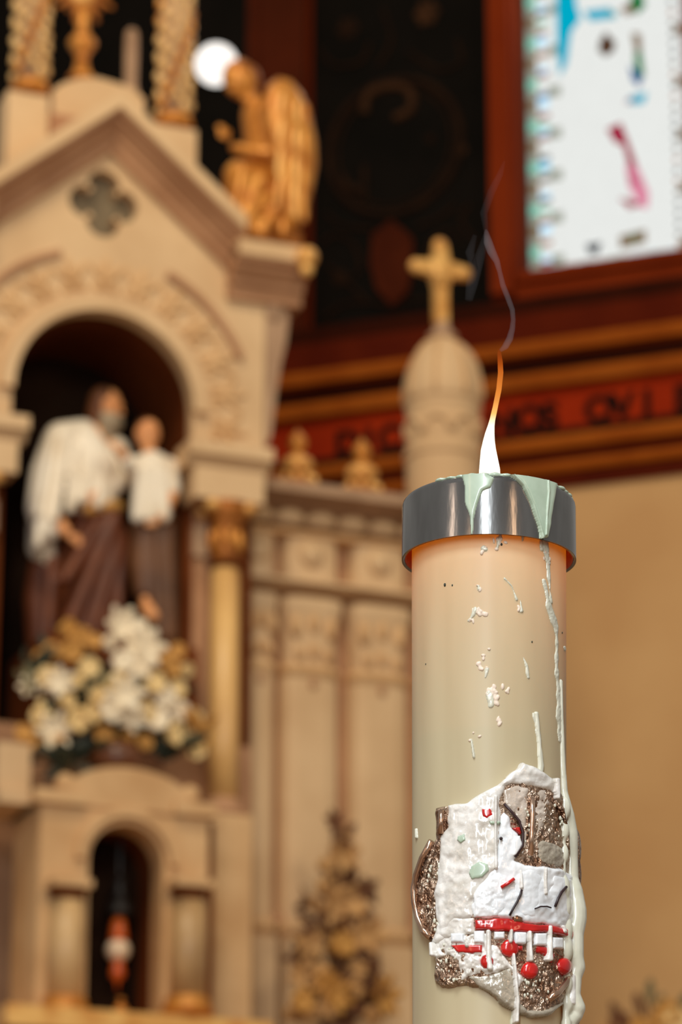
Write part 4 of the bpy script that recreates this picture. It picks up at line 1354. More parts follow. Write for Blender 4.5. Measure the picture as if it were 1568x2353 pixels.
def vnoise(x, y, seed):
    rng = np.random.RandomState(seed)
    g = rng.rand(64, 64)
    xi, yi = np.floor(x).astype(int), np.floor(y).astype(int)
    fx, fy = x - xi, y - yi
    fx, fy = fx * fx * (3 - 2 * fx), fy * fy * (3 - 2 * fy)
    G = lambda a, b: g[a % 64, b % 64]
    return (G(xi, yi) * (1 - fx) + G(xi + 1, yi) * fx) * (1 - fy) + (G(xi, yi + 1) * (1 - fx) + G(xi + 1, yi + 1) * fx) * fy


def sd_poly(x, y, pts):
    d = np.full(x.shape, 1e9)
    ins = np.zeros(x.shape, bool)
    n = len(pts)
    for i in range(n):
        ax, ay = pts[i]
        bx, by = pts[(i + 1) % n]
        ex, ey = bx - ax, by - ay
        wx, wy = x - ax, y - ay
        t = np.clip((wx * ex + wy * ey) / (ex * ex + ey * ey + 1e-9), 0, 1)
        d = np.minimum(d, np.hypot(wx - ex * t, wy - ey * t))
        c = ((ay <= y) & (by > y)) | ((by <= y) & (ay > y))
        xx = ax + (y - ay) / (ey if abs(ey) > 1e-9 else 1e-9) * ex
        ins ^= c & (x < xx)
    return np.where(ins, -d, d)


def sd_path(x, y, pts):
    """pts: (px, py, radius)"""
    d = np.full(x.shape, 1e9)
    for (ax, ay, ra), (bx, by, rb) in zip(pts[:-1], pts[1:]):
        ex, ey = bx - ax, by - ay
        t = np.clip(((x - ax) * ex + (y - ay) * ey) / (ex * ex + ey * ey + 1e-9), 0, 1)
        d = np.minimum(d, np.hypot(x - ax - ex * t, y - ay - ey * t) - (ra + (rb - ra) * t))
    return d


def patch(name, m, parent, sdf, H, w, box, base=0.0, rough=0.0, rs=14.0, seed=1, step=2.2, radf=rad, shape=0.5, label=None, zmax=None):
    """a raised piece modelled on the candle's curved side. box = px x0, y0, x1, y1"""
    x0, y0, x1, y1 = box
    rr = None if radf is rad else CAPR
    cs = [unproj(x, y, rr) for x in (x0, x1) for y in (y0, y1)]
    t0, t1 = min(c[0] for c in cs) - 2, max(c[0] for c in cs) + 2
    z0, z1 = min(c[1] for c in cs) - 0.004, max(c[1] for c in cs) + 0.004
    if radf is not rad:
        z0, z1 = LC, LC + CAPH - 0.0005
    nt = max(4, int((t1 - t0) / (step * 0.32)))
    nz = max(4, int((z1 - z0) * 4200 / step))
    TT, ZZ = np.meshgrid(np.radians(np.linspace(t0, t1, nt)), np.linspace(z0, z1, nz))
    t, z = TT.ravel(), ZZ.ravel()
    R = radf(z)
    P = np.stack([R * np.sin(t), -R * np.cos(t), z], 1)
    px, py = cproj(P)
    wob = (vnoise(px / 17.0, py / 17.0, seed + 5) - 0.5) * 5 * (1 if rough else 0.3)
    S = sdf(px, py) + wob
    q = np.clip(-S / w, 0, 1)
    h = H * (1 - (1 - q) ** 2) ** shape
    if rough:
        h = h + rough * (vnoise(px / rs, py / rs, seed) + 0.6 * vnoise(px / rs * 2.3, py / rs * 1.7, seed + 1) - 0.8) * np.clip(q * 2, 0, 1)
    h = np.where(S > 0, -0.0006, h) + base * np.where(S > 0, 0.0, 1.0)
    V = np.stack([(R + h) * np.sin(t), -(R + h) * np.cos(t), z], 1)
    I = np.arange(nt * nz).reshape(nz, nt)
    quads = np.stack([I[:-1, :-1], I[:-1, 1:], I[1:, 1:], I[1:, :-1]], -1).reshape(-1, 4)
    keep = (S[quads] < 0).any(1)
    quads = quads[keep]
    if len(quads) == 0:
        return None
    used, inv = np.unique(quads, return_inverse=True)
    me = bpy.data.meshes.new(name)
    me.from_pydata(V[used].tolist(), [], inv.reshape(-1, 4).tolist())
    me.materials.append(m)
    me.polygons.foreach_set('use_smooth', [True] * len(me.polygons))
    o = bpy.data.objects.new(name, me)
    COL.objects.link(o)
    o.parent = parent
    META[o.name] = (None, Vector((0, 0, 0)))
    if label:
        o['label'] = label
    return o


def cmesh(mb, name, m, parent, smooth=True, voxel=0, relax=4, label=None):
    me = mb.mesh(name)
    if voxel:
        me = remesh(me, voxel, relax)
    me.materials.append(m)
    if smooth:
        me.polygons.foreach_set('use_smooth', [True] * len(me.polygons))
    o = bpy.data.objects.new(name, me)
    COL.objects.link(o)
    o.parent = parent
    if label:
        o['label'] = label
    return o


# wax: thin translucent shell lit by an added light inside the cap
wax = bpy.data.materials.new('ivory_wax_shell')
wax.use_nodes = True
nt = wax.node_tree
p = nt.nodes['Principled BSDF']
tc = nt.nodes.new('ShaderNodeTexCoord')
mp = nt.nodes.new('ShaderNodeMapping')
mp.inputs['Scale'].default_value = (1, 1, 0.12)
nt.links.new(tc.outputs['Object'], mp.inputs[0])
nz = nt.nodes.new('ShaderNodeTexNoise')
nz.inputs['Scale'].default_value = 60
nt.links.new(mp.outputs[0], nz.inputs[0])
rp = nt.nodes.new('ShaderNodeValToRGB')
rp.color_ramp.elements[0].color = lin((198, 186, 150))
rp.color_ramp.elements[1].color = lin((210, 199, 163))
rp.color_ramp.elements[0].position, rp.color_ramp.elements[1].position = 0.35, 0.7
nt.links.new(nz.outputs[0], rp.inputs[0])
nt.links.new(rp.outputs[0], p.inputs['Base Color'])
p.inputs['Roughness'].default_value = 0.5
p.inputs['Coat Weight'].default_value = 0.15
p.inputs['Coat Roughness'].default_value = 0.3
trn = nt.nodes.new('ShaderNodeBsdfTranslucent')
trn.inputs[0].default_value = lin((255, 186, 92))
mx = nt.nodes.new('ShaderNodeMixShader')
mx.inputs[0].default_value = 0.22
nt.links.new(p.outputs[0], mx.inputs[1])
nt.links.new(trn.outputs[0], mx.inputs[2])
nt.links.new(mx.outputs[0], nt.nodes['Material Output'].inputs[0])

W_drip = mat('fresh_white_wax', (218, 217, 200), 0.25, col2=(206, 205, 186), scale=90, coat=0.3, spec=0.5)
W_green = mat('pale_green_wax', (186, 204, 184), 0.25, col2=(170, 190, 168), scale=70, coat=0.5)
W_milky = mat('milky_grey_wax', (240, 238, 234), 0.16, col2=(204, 198, 188), scale=110, coat=0.6, bump=0.1, bscale=200)
W_clear = mat('cloudy_clear_wax', (176, 166, 150), 0.15, col2=(150, 140, 122), scale=120, coat=0.6, bump=0.2, bscale=220)
steel = mat('worn_steel', (150, 150, 150), 0.17, 0.92, col2=(120, 119, 118), scale=70, bump=0.02, bscale=150, stretch=(1, 1, 0.25), lo=0.3, hi=0.7)
pewter = mat('hammered_pewter', (206, 184, 164), 0.22, 0.85, col2=(140, 104, 80), scale=110, bump=0.6, bscale=420)
rimm = mat('polished_copper_rim', (214, 182, 158), 0.16, 0.9, col2=(160, 122, 98), scale=60)
lambw = mat('white_enamel', (244, 246, 248), 0.16, col2=(228, 232, 236), scale=60, coat=0.7, bump=0.08, bscale=160)
redw = mat('red_wax', (206, 26, 22), 0.2, col2=(178, 14, 14), scale=120, coat=0.6)
inkm = mat('dark_enamel_line', (52, 26, 28), 0.4, col2=(36, 18, 20), scale=60)

can = bpy.data.objects.new('paschal_candle', None)
COL.objects.link(can)
can.matrix_world = CMAT
META[can.name] = (None, Vector((0, 0, 0)))
tag(can, 'tall ivory paschal candle with steel cap, wax runs and lamb emblem, lit', 'candle')

prof = [(0.0385, 0.0)] + [(float(rad(np.array(z))), z) for z in np.linspace(0.01, LC + 0.028, 24)]
cmesh(MB().lathe((0, 0), prof, 96), 'wax_body', wax, can)
# added light inside the wax, standing in for its glow below the flame
bl = bpy.data.lights.new('wax_glow_light', 'POINT')
bl.energy = 0.062
bl.color = (1.0, 0.50, 0.06)
bl.shadow_soft_size = 0.018
bo = bpy.data.objects.new('wax_glow_light', bl)
COL.objects.link(bo)
bo.parent = can
bo.location = (0, 0, LC + 0.011)

cmesh(MB().lathe((0, 0), [(0.0002, LC - 0.010), (0.012, LC - 0.032), (0.0378, LC - 0.095), (0.0376, LC - 0.1), (0.0002, LC - 0.1)], 48), 'glow_baffle', wax, can)  # added cone inside the wax that limits how far the glow spreads
# steel cap with a rolled rim
e = 0.004
outp = [(CAPR, LC), (CAPR, LC + CAPH - e)] + [(CAPR - e + e * math.cos(a), LC + CAPH - e + e * math.sin(a)) for a in (0.4, 0.8, 1.2, PI / 2)] + [(0.02, LC + CAPH + 0.002), (0.004, LC + CAPH + 0.003)]
inp = [(0.004, LC + CAPH + 0.0005), (CAPR - 0.006, LC + CAPH - 0.0025), (CAPR - 0.0014, LC + CAPH - 0.006), (CAPR - 0.0014, LC), (CAPR, LC)]
cp_ = cmesh(MB().lathe((0, 0), outp + inp, 96, caps=False), 'steel_cap', steel, can, label='worn steel cap')
cmesh(MB().lathe((0, 0), [(CAPR - 0.0016, LC + 0.0005), (CAPR - 0.0016, LC + CAPH - 0.007), (CAPR - 0.0021, LC + CAPH - 0.007), (CAPR - 0.0021, LC + 0.0005), (CAPR - 0.0016, LC + 0.0005)], 96, caps=False), 'glow_lining', mat('orange_glow_lining', (190, 78, 28), 0.4, 0.3, col2=(160, 58, 18), scale=60), cp_, label='added lining coloured by the wax glow')  # added lining; the orange wax glow is put into its colour
# wax spilt down the cap
spl = [(1058, 1070), (1118, 1068), (1122, 1092), (1136, 1098), (1128, 1120), (1110, 1128), (1098, 1160), (1090, 1190), (1087, 1228), (1082, 1228), (1081, 1190), (1070, 1160), (1068, 1120), (1062, 1092)]
patch('wax_spill', W_green, cp_, lambda x, y: sd_poly(x, y, spl), 0.0011, 8, (1052, 1076, 1142, 1232), radf=rad_cap, step=1.8)
spr = [(1160, 1070), (1260, 1074), (1284, 1100), (1280, 1118), (1272, 1160), (1266, 1206), (1260, 1236), (1240, 1238), (1236, 1206), (1226, 1170), (1212, 1134), (1196, 1108), (1172, 1092)]
patch('wax_spill', W_green, cp_, lambda x, y: sd_poly(x, y, spr), 0.0013, 9, (1150, 1080, 1300, 1242), radf=rad_cap, step=1.8)
for pts in ([(1180, 1090, 3), (1204, 1116, 4), (1224, 1160, 4), (1240, 1210, 4), (1246, 1236, 4)], [(1256, 1092, 3), (1258, 1130, 4), (1254, 1180, 4), (1252, 1230, 4)]):
    patch('wax_thread', W_green, cp_, lambda x, y: sd_path(x, y, pts), 0.0022, 5, (1165, 1082, 1290, 1242), radf=rad_cap, step=1.8)
# puddle of wax over the top rim, seen as a ragged edge
mb = MB()
for k in range(18):
    a = math.radians(-38 + k * 8.0)
    r = CAPR - 0.0035 - random.uniform(0, 0.0015)
    mb.ell((r * math.sin(a), -r * math.cos(a), LC + CAPH - 0.0002), (0.004, 0.004, random.uniform(0.0010, 0.002)), None, 10, 7)
cmesh(mb, 'wax_rim', W_green, cp_, voxel=0.0007, relax=3)
cmesh(MB().lathe((0, 0), [(0.03, LC + CAPH + 0.001), (0.02, LC + CAPH + 0.004), (0.008, LC + CAPH + 0.005), (0.003, LC + CAPH + 0.005)], 32), 'wax_pool', W_green, cp_)
cmesh(MB().tube([(0, 0, LC + CAPH), (0.001, 0, LC + CAPH + 0.008), (0.002, 0, LC + CAPH + 0.014)], 0.0016, 8), 'wick', M['black_iron'], can)

# flame: white body, orange tapering tail
fl_pts = [(1124, 1152, 10), (1125, 1135, 20), (1125.5, 1110, 25), (1125.5, 1080, 24.5), (1124, 1056, 21), (1123, 1036, 18), (1124, 1015, 14), (1126, 997, 11), (1129, 980, 8), (1132, 965, 6.5), (1139, 934, 6), (1147, 895, 6.2), (1151, 857, 6.4), (1150, 832, 6.0), (1148, 812, 4.5), (1147, 800, 1)]
yl = -0.001


def cpt(px, py, yloc):
    """candle-local point on the plane local y = yloc seen at a pixel"""
    inv = CMAT.inverted()
    o_, d_ = inv @ CAM, inv.to_3x3() @ ray(px, py)
    return o_ + d_ * ((yloc - o_.y) / d_.y)


mb = MB()
pts, rs = [], []
for i in range(len(fl_pts) - 1):
    for k in range(4):
        t_ = k / 4
        a_, b_ = fl_pts[i], fl_pts[i + 1]
        pts.append(cpt(a_[0] + (b_[0] - a_[0]) * t_, a_[1] + (b_[1] - a_[1]) * t_, yl))
        rs.append((a_[2] + (b_[2] - a_[2]) * t_) * DEP / F_PX)
mb.tube(pts, rs, 20)
fm = bpy.data.materials.new('candle_flame')
fm.use_nodes = True
nt = fm.node_tree
nt.nodes.remove(nt.nodes['Principled BSDF'])
tc = nt.nodes.new('ShaderNodeTexCoord')
sx = nt.nodes.new('ShaderNodeSeparateXYZ')
nt.links.new(tc.outputs['Generated'], sx.inputs[0])
cr_ = nt.nodes.new('ShaderNodeValToRGB')
el_ = cr_.color_ramp.elements
el_[0].position, el_[0].color = 0.0, (1, 0.9, 0.75, 1)
el_[1].position, el_[1].color = 1.0, (0.45, 0.06, 0.01, 1)
for pos, c in ((0.48, (1, 0.88, 0.7, 1)), (0.57, (1, 0.5, 0.14, 1)), (0.7, (1.0, 0.32, 0.05, 1)), (0.9, (0.6, 0.11, 0.01, 1))):
    e_ = el_.new(pos)
    e_.color = c
nt.links.new(sx.outputs[2], cr_.inputs[0])
st = nt.nodes.new('ShaderNodeValToRGB')
st.color_ramp.elements[0].position, st.color_ramp.elements[0].color = 0.46, (1, 1, 1, 1)
st.color_ramp.elements[1].position, st.color_ramp.elements[1].color = 0.66, (0.5, 0.5, 0.5, 1)
nt.links.new(sx.outputs[2], st.inputs[0])
mu = nt.nodes.new('ShaderNodeMath')
mu.operation = 'MULTIPLY'
mu.inputs[1].default_value = 1.6
nt.links.new(st.outputs[0], mu.inputs[0])
em = nt.nodes.new('ShaderNodeEmission')
nt.links.new(cr_.outputs[0], em.inputs[0])
nt.links.new(mu.outputs[0], em.inputs[1])
tr = nt.nodes.new('ShaderNodeBsdfTransparent')
al = nt.nodes.new('ShaderNodeValToRGB')
al.color_ramp.elements[0].position, al.color_ramp.elements[0].color = 0.5, (1, 1, 1, 1)
al.color_ramp.elements[1].position, al.color_ramp.elements[1].color = 1.0, (0.05, 0.05, 0.05, 1)
e_ = al.color_ramp.elements.new(0.85)
e_.color = (0.8, 0.8, 0.8, 1)
nt.links.new(sx.outputs[2], al.inputs[0])
mx = nt.nodes.new('ShaderNodeMixShader')
nt.links.new(al.outputs[0], mx.inputs[0])
nt.links.new(tr.outputs[0], mx.inputs[1])
nt.links.new(em.outputs[0], mx.inputs[2])
nt.links.new(mx.outputs[0], nt.nodes['Material Output'].inputs[0])
cmesh(mb, 'flame', fm, can, label='tall thin flame')

# smoke
smk = bpy.data.materials.new('thin_smoke')
smk.use_nodes = True
nt = smk.node_tree
nt.nodes.remove(nt.nodes['Principled BSDF'])
vs = nt.nodes.new('ShaderNodeVolumeScatter')
vs.inputs['Color'].default_value = (0.75, 0.72, 0.78, 1)
vs.inputs['Density'].default_value = 42
nt.links.new(vs.outputs[0], nt.nodes['Material Output'].inputs[1])
sp = [(1150, 806, 4), (1162, 796, 8), (1172, 778, 8.5), (1178, 755, 7), (1180, 735, 6), (1178, 712, 6.5), (1168, 685, 7), (1156, 655, 7), (1149, 625, 6), (1142, 600, 8), (1130, 578, 11), (1122, 556, 11), (1118, 534, 6), (1117, 524, 1)]
mb = MB()
pts, rs = [], []
for i in range(len(sp) - 1):
    for k in range(4):
        t_ = k / 4
        a_, b_ = sp[i], sp[i + 1]
        pts.append(CMAT @ cpt(a_[0] + (b_[0] - a_[0]) * t_, a_[1] + (b_[1] - a_[1]) * t_, yl))
        rs.append((a_[2] + (b_[2] - a_[2]) * t_) * DEP / F_PX)
mb.tube(pts, rs, 12)
so = build(mb, 'smoke', smk, frame=WLD, base=pts[0], smooth=True, kind='stuff')
tag(so, 'thin grey wisp of smoke curling above the flame', 'smoke')
smk2 = smk.copy()
smk2.name = 'faint_smoke'
smk2.node_tree.nodes['Volume Scatter'].inputs['Density'].default_value = 6
mb = MB()
for wisp in ([(1118, 540, 8), (1100, 600, 14), (1085, 650, 16), (1078, 690, 10)], [(1118, 535, 6), (1112, 490, 10), (1130, 440, 10), (1150, 400, 8), (1160, 370, 3)], [(1090, 620, 10), (1080, 580, 12), (1092, 540, 6)]):
    P_ = [CMAT @ cpt(x, y, 0.004) for x, y, r in wisp]
    mb.tube(P_, [r * DEP / F_PX for x, y, r in wisp], 10)
so = build(mb, 'smoke_haze', smk2, frame=WLD, base=pts[-1], smooth=True, kind='stuff')
tag(so, 'faint haze of smoke drifting beside the gold cross', 'smoke')

# ---------------------------------------------------------------- emblem on the candle
ZP = lambda pts: [(900 + x / 3.136, 1700 + y / 3.136) for x, y in pts]
outline = ZP([(760, 340), (830, 270), (890, 225), (930, 180), (985, 200), (1060, 240), (1150, 300), (1230, 420), (1300, 600), (1330, 900), (1330, 1500), (1300, 1700), (1265, 1800), (1200, 1920), (1100, 1985), (1000, 2000), (900, 1960), (800, 1920),
              (740, 1850), (650, 1790), (550, 1775), (370, 1790), (325, 1750), (325, 1600), (330, 1490), (262, 1440), (215, 1330), (195, 1200), (192, 1080), (218, 980), (262, 850), (335, 720), (330, 600), (330, 490), (440, 480), (560, 470), (640, 400)])
emb = patch('lamb_emblem', pewter, can, lambda x, y: sd_poly(x, y, outline), 0.0034, 16, (955, 1740, 1303, 2350), rough=0.0012, rs=9, seed=3, label='pewter emblem with lamb')
# right hand lobe of the emblem wrapping out of sight
mb = MB()
for z_py, th, s_ in ((1930, 84, 1.0), (1985, 86, 1.1), (2160, 86, 1.1), (2190, 84, 0.9), (2275, 82, 0.8)):
    zz_ = LC + (1289 - z_py) / 4200
    mb.ell(surf(th, zz_, 0.0042), (0.0035, 0.006, 0.011 * s_), None, 12, 8)
cmesh(mb, 'emblem_lobe', pewter, emb, voxel=0.0009, relax=2)


def rimtube(pts, r, m=None, off=0.0042, name='emblem_rim'):
    cmesh(MB().tube([at_c(900 + x / 3.136, 1700 + y / 3.136, off) for x, y in pts], r, 10), name, m or rimm, emb)


rimtube([(330, 740), (270, 860), (232, 980), (215, 1080), (220, 1180), (240, 1290), (275, 1380), (320, 1430)], 0.0017)
rimtube([(345, 800), (300, 920), (275, 1060), (285, 1200), (310, 1330)], 0.0009, pewter)
rimtube([(1090, 1880), (1150, 1830), (1200, 1760), (1228, 1690)], 0.0017)
rimtube([(985, 430), (985, 560), (980, 700), (975, 850)], 0.0014, rimm)
rimtube([(395, 520), (392, 600), (390, 690)], 0.0016)
rimtube([(1130, 450), (1180, 520), (1205, 640), (1215, 800)], 0.0012, pewter)
E = lambda *a, **k: patch(*a, **k)


def epoly(name, m, pts, H, w, base, rough=0.0, rs=10, seed=1, label=None, step=1.8):
    q_ = ZP(pts)
    xs, ys = [a for a, b in q_], [b for a, b in q_]
    return patch(name, m, emb, lambda x, y: sd_poly(x, y, q_), H, w, (min(xs) - 6, min(ys) - 6, min(max(xs) + 6, 1302), max(ys) + 6), base=base, rough=rough, rs=rs, seed=seed, label=label, step=step)


# lamb: body and head in white enamel
epoly('lamb', lambw, [(775, 560), (800, 520), (835, 560), (850, 640), (900, 680), (920, 760), (895, 840), (870, 880), (940, 920), (1060, 915), (1180, 940), (1300, 990), (1310, 1385), (1150, 1365), (1050, 1335), (930, 1325), (830, 1300),
                      (600, 1295), (585, 1200), (640, 1100), (700, 980), (755, 860), (765, 700)], 0.0022, 14, 0.0030, 0.0008, 16, 5)
epoly('lamb_flank', lambw, [(900, 960), (1000, 940), (1040, 1000), (1040, 1200), (1000, 1290), (900, 1280), (860, 1180), (870, 1040)], 0.0010, 22, 0.0046, 0.0004, 12, 6)
epoly('lamb_haunch', lambw, [(1120, 990), (1230, 1010), (1280, 1120), (1270, 1300), (1180, 1330), (1110, 1240), (1090, 1100)], 0.0012, 24, 0.0046, 0.0004, 12, 8)
epoly('lamb_chest', lambw, [(600, 1130), (690, 1000), (770, 960), (830, 1030), (820, 1200), (760, 1290), (610, 1290)], 0.0012, 20, 0.0044, 0.0007, 9, 9)
epoly('lamb_ear', lambw, [(850, 740), (900, 700), (918, 770), (880, 850), (850, 860)], 0.001, 8, 0.005)
epoly('halo_limb', redw, [(840, 650), (900, 640), (915, 700), (890, 690)], 0.0010, 5, 0.0046)
epoly('halo_limb', redw, [(650, 510), (720, 500), (730, 560), (690, 590), (660, 570)], 0.0010, 6, 0.0044)
halo = [(800, 480), (850, 540), (895, 600), (920, 690), (915, 780), (870, 860)]
rimtube(halo, 0.0007, inkm, 0.0052, 'halo_line')
for ln, r in (([(905, 1100), (895, 1140), (875, 1190), (850, 1240), (830, 1285)], 0.0006), ([(1180, 1070), (1150, 1110), (1128, 1160), (1110, 1215)], 0.0007), ([(985, 1235), (1020, 1218), (1060, 1216), (1085, 1225)], 0.0004)):
    rimtube(ln, r, inkm, 0.0066, 'enamel_line')
rimtube([(778, 1085), (820, 1055), (858, 1022)], 0.0009, redw, 0.0066, 'banner_cord')
cmesh(MB().ell(at_c(900 + 778 / 3.136, 1700 + 732 / 3.136, 0.0062), (0.0009, 0.0009, 0.0009)), 'lamb_eye', inkm, emb)
# red bands, white blocks, red seals
epoly('red_band', redw, [(610, 1312), (700, 1304), (830, 1300), (930, 1332), (1100, 1345), (1275, 1378), (1275, 1442), (1180, 1420), (1100, 1402), (930, 1396), (800, 1392), (610, 1382)], 0.0012, 5, 0.0046, 0.0003, 12, 4)
epoly('red_band', redw, [(450, 1490), (560, 1488), (660, 1490), (660, 1545), (590, 1552), (500, 1545)], 0.0010, 5, 0.0040)
for (x, y, w_, h_) in ((500, 1440, 44, 36), (640, 1435, 36, 46), (770, 1422, 36, 30), (905, 1442, 40, 46), (1036, 1447, 40, 46), (1145, 1472, 36, 44), (1240, 1478, 26, 44)):
    epoly('white_block', lambw, [(x - w_, y - h_), (x + w_, y - h_), (x + w_, y + h_), (x - w_, y + h_)], 0.0018, 5, 0.0038)
epoly('red_seal', redw, [(840 + 62 * math.cos(a), 1512 + 66 * math.sin(a)) for a in np.linspace(0, 2 * PI, 16)[:-1]], 0.0022, 16, 0.0034)
epoly('red_patch', redw, [(1010, 1495), (1100, 1500), (1135, 1560), (1110, 1620), (1060, 1560), (1020, 1540)], 0.0014, 8, 0.0034)
epoly('red_patch', redw, [(1225, 1520), (1262, 1500), (1262, 1600), (1235, 1590)], 0.0014, 6, 0.0034)
epoly('red_patch', redw, [(880, 1490), (930, 1490), (925, 1530), (890, 1530)], 0.0014, 6, 0.0034)
for x, y, rx, ry in ((970, 1672, 56, 66), (1196, 1637, 46, 64), (690, 1612, 46, 56)):
    epoly('red_seal', redw, [(x + rx * math.cos(a), y + ry * math.sin(a)) for a in np.linspace(0, 2 * PI, 18)[:-1]], 0.0030, 15, 0.0034)
epoly('brown_stud', rimm, [(850, 1290), (880, 1278), (915, 1295), (915, 1330), (860, 1330)], 0.0012, 6, 0.0052)
# milky wax lying over the emblem
epoly('wax_veil', W_milky, [(640, 395), (760, 335), (830, 265), (890, 220), (930, 170), (985, 195), (1060, 235), (1155, 295), (1165, 430), (1130, 400), (1080, 365), (900, 325), (810, 350), (780, 440), (780, 560), (765, 700), (770, 870), (760, 965), (720, 1000), (660, 1080), (610, 1180), (600, 1290), (560, 1300),
                            (480, 1310), (440, 1370), (440, 1420), (370, 1480), (320, 1470), (360, 1350), (335, 1150), (370, 900), (372, 720), (425, 640), (430, 480), (560, 465)], 0.0026, 16, 0.0024, 0.0010, 18, 11)
epoly('wax_veil', W_milky, [(430, 1420), (620, 1400), (700, 1400), (720, 1600), (640, 1700), (520, 1740), (500, 1600), (440, 1560), (350, 1600), (340, 1480)], 0.0012, 12, 0.0028, 0.0014, 10, 13)
epoly('wax_veil', W_milky, [(700, 1480), (760, 1500), (850, 1620), (940, 1740), (900, 1790), (840, 1660), (700, 1700), (620, 1690)], 0.0014, 10, 0.0028, 0.0014, 10, 14)
epoly('wax_veil', W_clear, [(560, 1720), (680, 1700), (850, 1650), (890, 1760), (905, 1900), (960, 1950), (1060, 1960), (1210, 1890), (1110, 1990), (1000, 2008), (900, 1968), (800, 1928), (740, 1858), (650, 1796)], 0.0016, 10, 0.0026, 0.0006, 14, 15)
epoly('wax_veil', W_clear, [(1010, 760), (1060, 730), (1180, 780), (1215, 830), (1210, 930), (1100, 905), (1030, 890)], 0.0012, 12, 0.0030, 0.0006, 10, 16)
W_film = mat('grey_tan_wax_film', (206, 194, 182), 0.2, col2=(182, 166, 150), scale=130, coat=0.5, bump=0.15, bscale=240)
epoly('wax_veil', W_film, [(790, 370), (900, 335), (965, 360), (962, 600), (950, 880), (900, 860), (928, 760), (918, 660), (880, 570), (800, 470)], 0.0012, 12, 0.0026, 0.0006, 12, 17)
epoly('wax_veil', W_film, [(1012, 370), (1080, 372), (1110, 460), (1080, 600), (1020, 720), (1008, 560)], 0.0008, 14, 0.0028, 0.0006, 9, 18)
epoly('wax_veil', W_milky, [(360, 1330), (470, 1285), (610, 1290), (612, 1400), (520, 1420), (400, 1440), (350, 1420)], 0.0014, 12, 0.0030, 0.0008, 12, 19)
epoly('wax_pit', W_green, [(590, 930), (640, 890), (700, 910), (705, 960), (660, 1010), (590, 1025), (575, 980)], 0.0008, 8, 0.0052)
epoly('wax_pit', W_green, [(505, 710), (550, 690), (556, 740), (520, 765), (498, 740)], 0.0006, 6, 0.0052)
epoly('wax_pit', W_green, [(700, 600), (780, 605), (770, 628), (710, 626)], 0.0006, 5, 0.0052)
# sparkling beads of wax and metal
for i in range(90):
    zone = random.choice(((940, 500, 1000, 880), (300, 900, 380, 1400), (930, 1740, 1110, 1900), (380, 1480, 500, 1760), (1120, 480, 1220, 720), (600, 400, 760, 520)))
    x, y = random.uniform(zone[0], zone[2]), random.uniform(zone[1], zone[3])
    r = random.uniform(0.0003, 0.0008)
    cmesh(MB().ell(at_c(900 + x / 3.136, 1700 + y / 3.136, 0.0040), (r, r, r * random.uniform(1, 2)), None, 8, 6), 'wax_bead', W_drip, emb)
# drips that cross the emblem
for pts in ([(747, 430, 11), (745, 700, 9), (748, 900, 12), (748, 940, 13)], [(700, 1400, 15), (702, 1600, 16), (712, 1660, 18)], [(845, 1390, 10), (840, 1470, 12)], [(960, 1400, 12), (965, 1540, 13), (968, 1600, 14)], [(1088, 1360, 12), (1090, 1500, 12), (1085, 1590, 18)],
            [(1172, 1350, 8), (1180, 1390, 14)], [(860, 1560, 10), (870, 1700, 12), (885, 1900, 14), (880, 2040, 12)], [(1135, 300, 14), (1138, 380, 12), (1140, 430, 10)], [(1235, 1700, 8), (1240, 1900, 18)], [(340, 1480, 10), (345, 1560, 14)],
            [(560, 1480, 10), (565, 1500, 12)], [(1262, 1360, 8), (1258, 1480, 9)], [(1060, 940, 9), (1058, 1060, 9), (1062, 1120, 7)], [(905, 960, 8), (908, 1080, 12)]):
    q_ = [(900 + x / 3.136, 1700 + y / 3.136, r / 3.136 * 1.15) for x, y, r in pts]
    xs, ys = [a for a, b, c in q_], [b for a, b, c in q_]
    patch('wax_drip', W_milky, emb, lambda x, y: sd_path(x, y, q_), 0.0022, 5, (min(xs) - 8, min(ys) - 8, max(xs) + 8, max(ys) + 8), base=0.0046, step=1.5)

# ---------------------------------------------------------------- runs of wax down the candle itself
SP = lambda pts: [(880 + x / 3.136, 1040 + y / 3.136, r / 3.136) for x, y, r in pts]
runs = [SP([(1165, 620, 16), (1180, 720, 22), (1195, 800, 14)]), SP([(1160, 920, 8), (1180, 1000, 14), (1195, 1100, 22), (1225, 1190, 20), (1250, 1260, 16), (1255, 1400, 12), (1250, 1460, 18), (1255, 1600, 16), (1265, 1700, 14), (1270, 1900, 18), (1285, 2070, 20)]),
        SP([(1190, 780, 10), (1205, 1000, 8), (1215, 1080, 10)]), SP([(880, 910, 6), (930, 960, 7), (965, 1060, 6)]), SP([(1015, 1480, 8), (1040, 1540, 12), (1050, 1620, 7)]), SP([(990, 1060, 7), (1000, 1140, 14)]),
        SP([(850, 600, 14), (825, 690, 10)]), SP([(730, 690, 18), (740, 695, 14)]), SP([(1010, 610, 12), (1008, 635, 8)]), SP([(770, 1740, 26), (780, 1820, 18)]), SP([(750, 1560, 14), (740, 1620, 8)]), SP([(670, 1130, 14), (640, 1190, 9), (620, 1210, 6)]), SP([(690, 960, 7), (692, 985, 6)]),
        SP([(1085, 1880, 10), (1130, 2070, 14)]), SP([(1310, 1400, 6), (1315, 1420, 6)]), SP([(1140, 640, 10), (1150, 700, 8)])]
for q_ in runs:
    xs, ys = [a for a, b, c in q_], [b for a, b, c in q_]
    patch('wax_run', W_drip, can, lambda x, y: sd_path(x, y, q_), 0.0007, 7, (min(xs) - 9, min(ys) - 9, min(max(xs) + 9, 1300), max(ys) + 9), rough=0.0003, rs=6, seed=int(xs[0]), step=1.6)
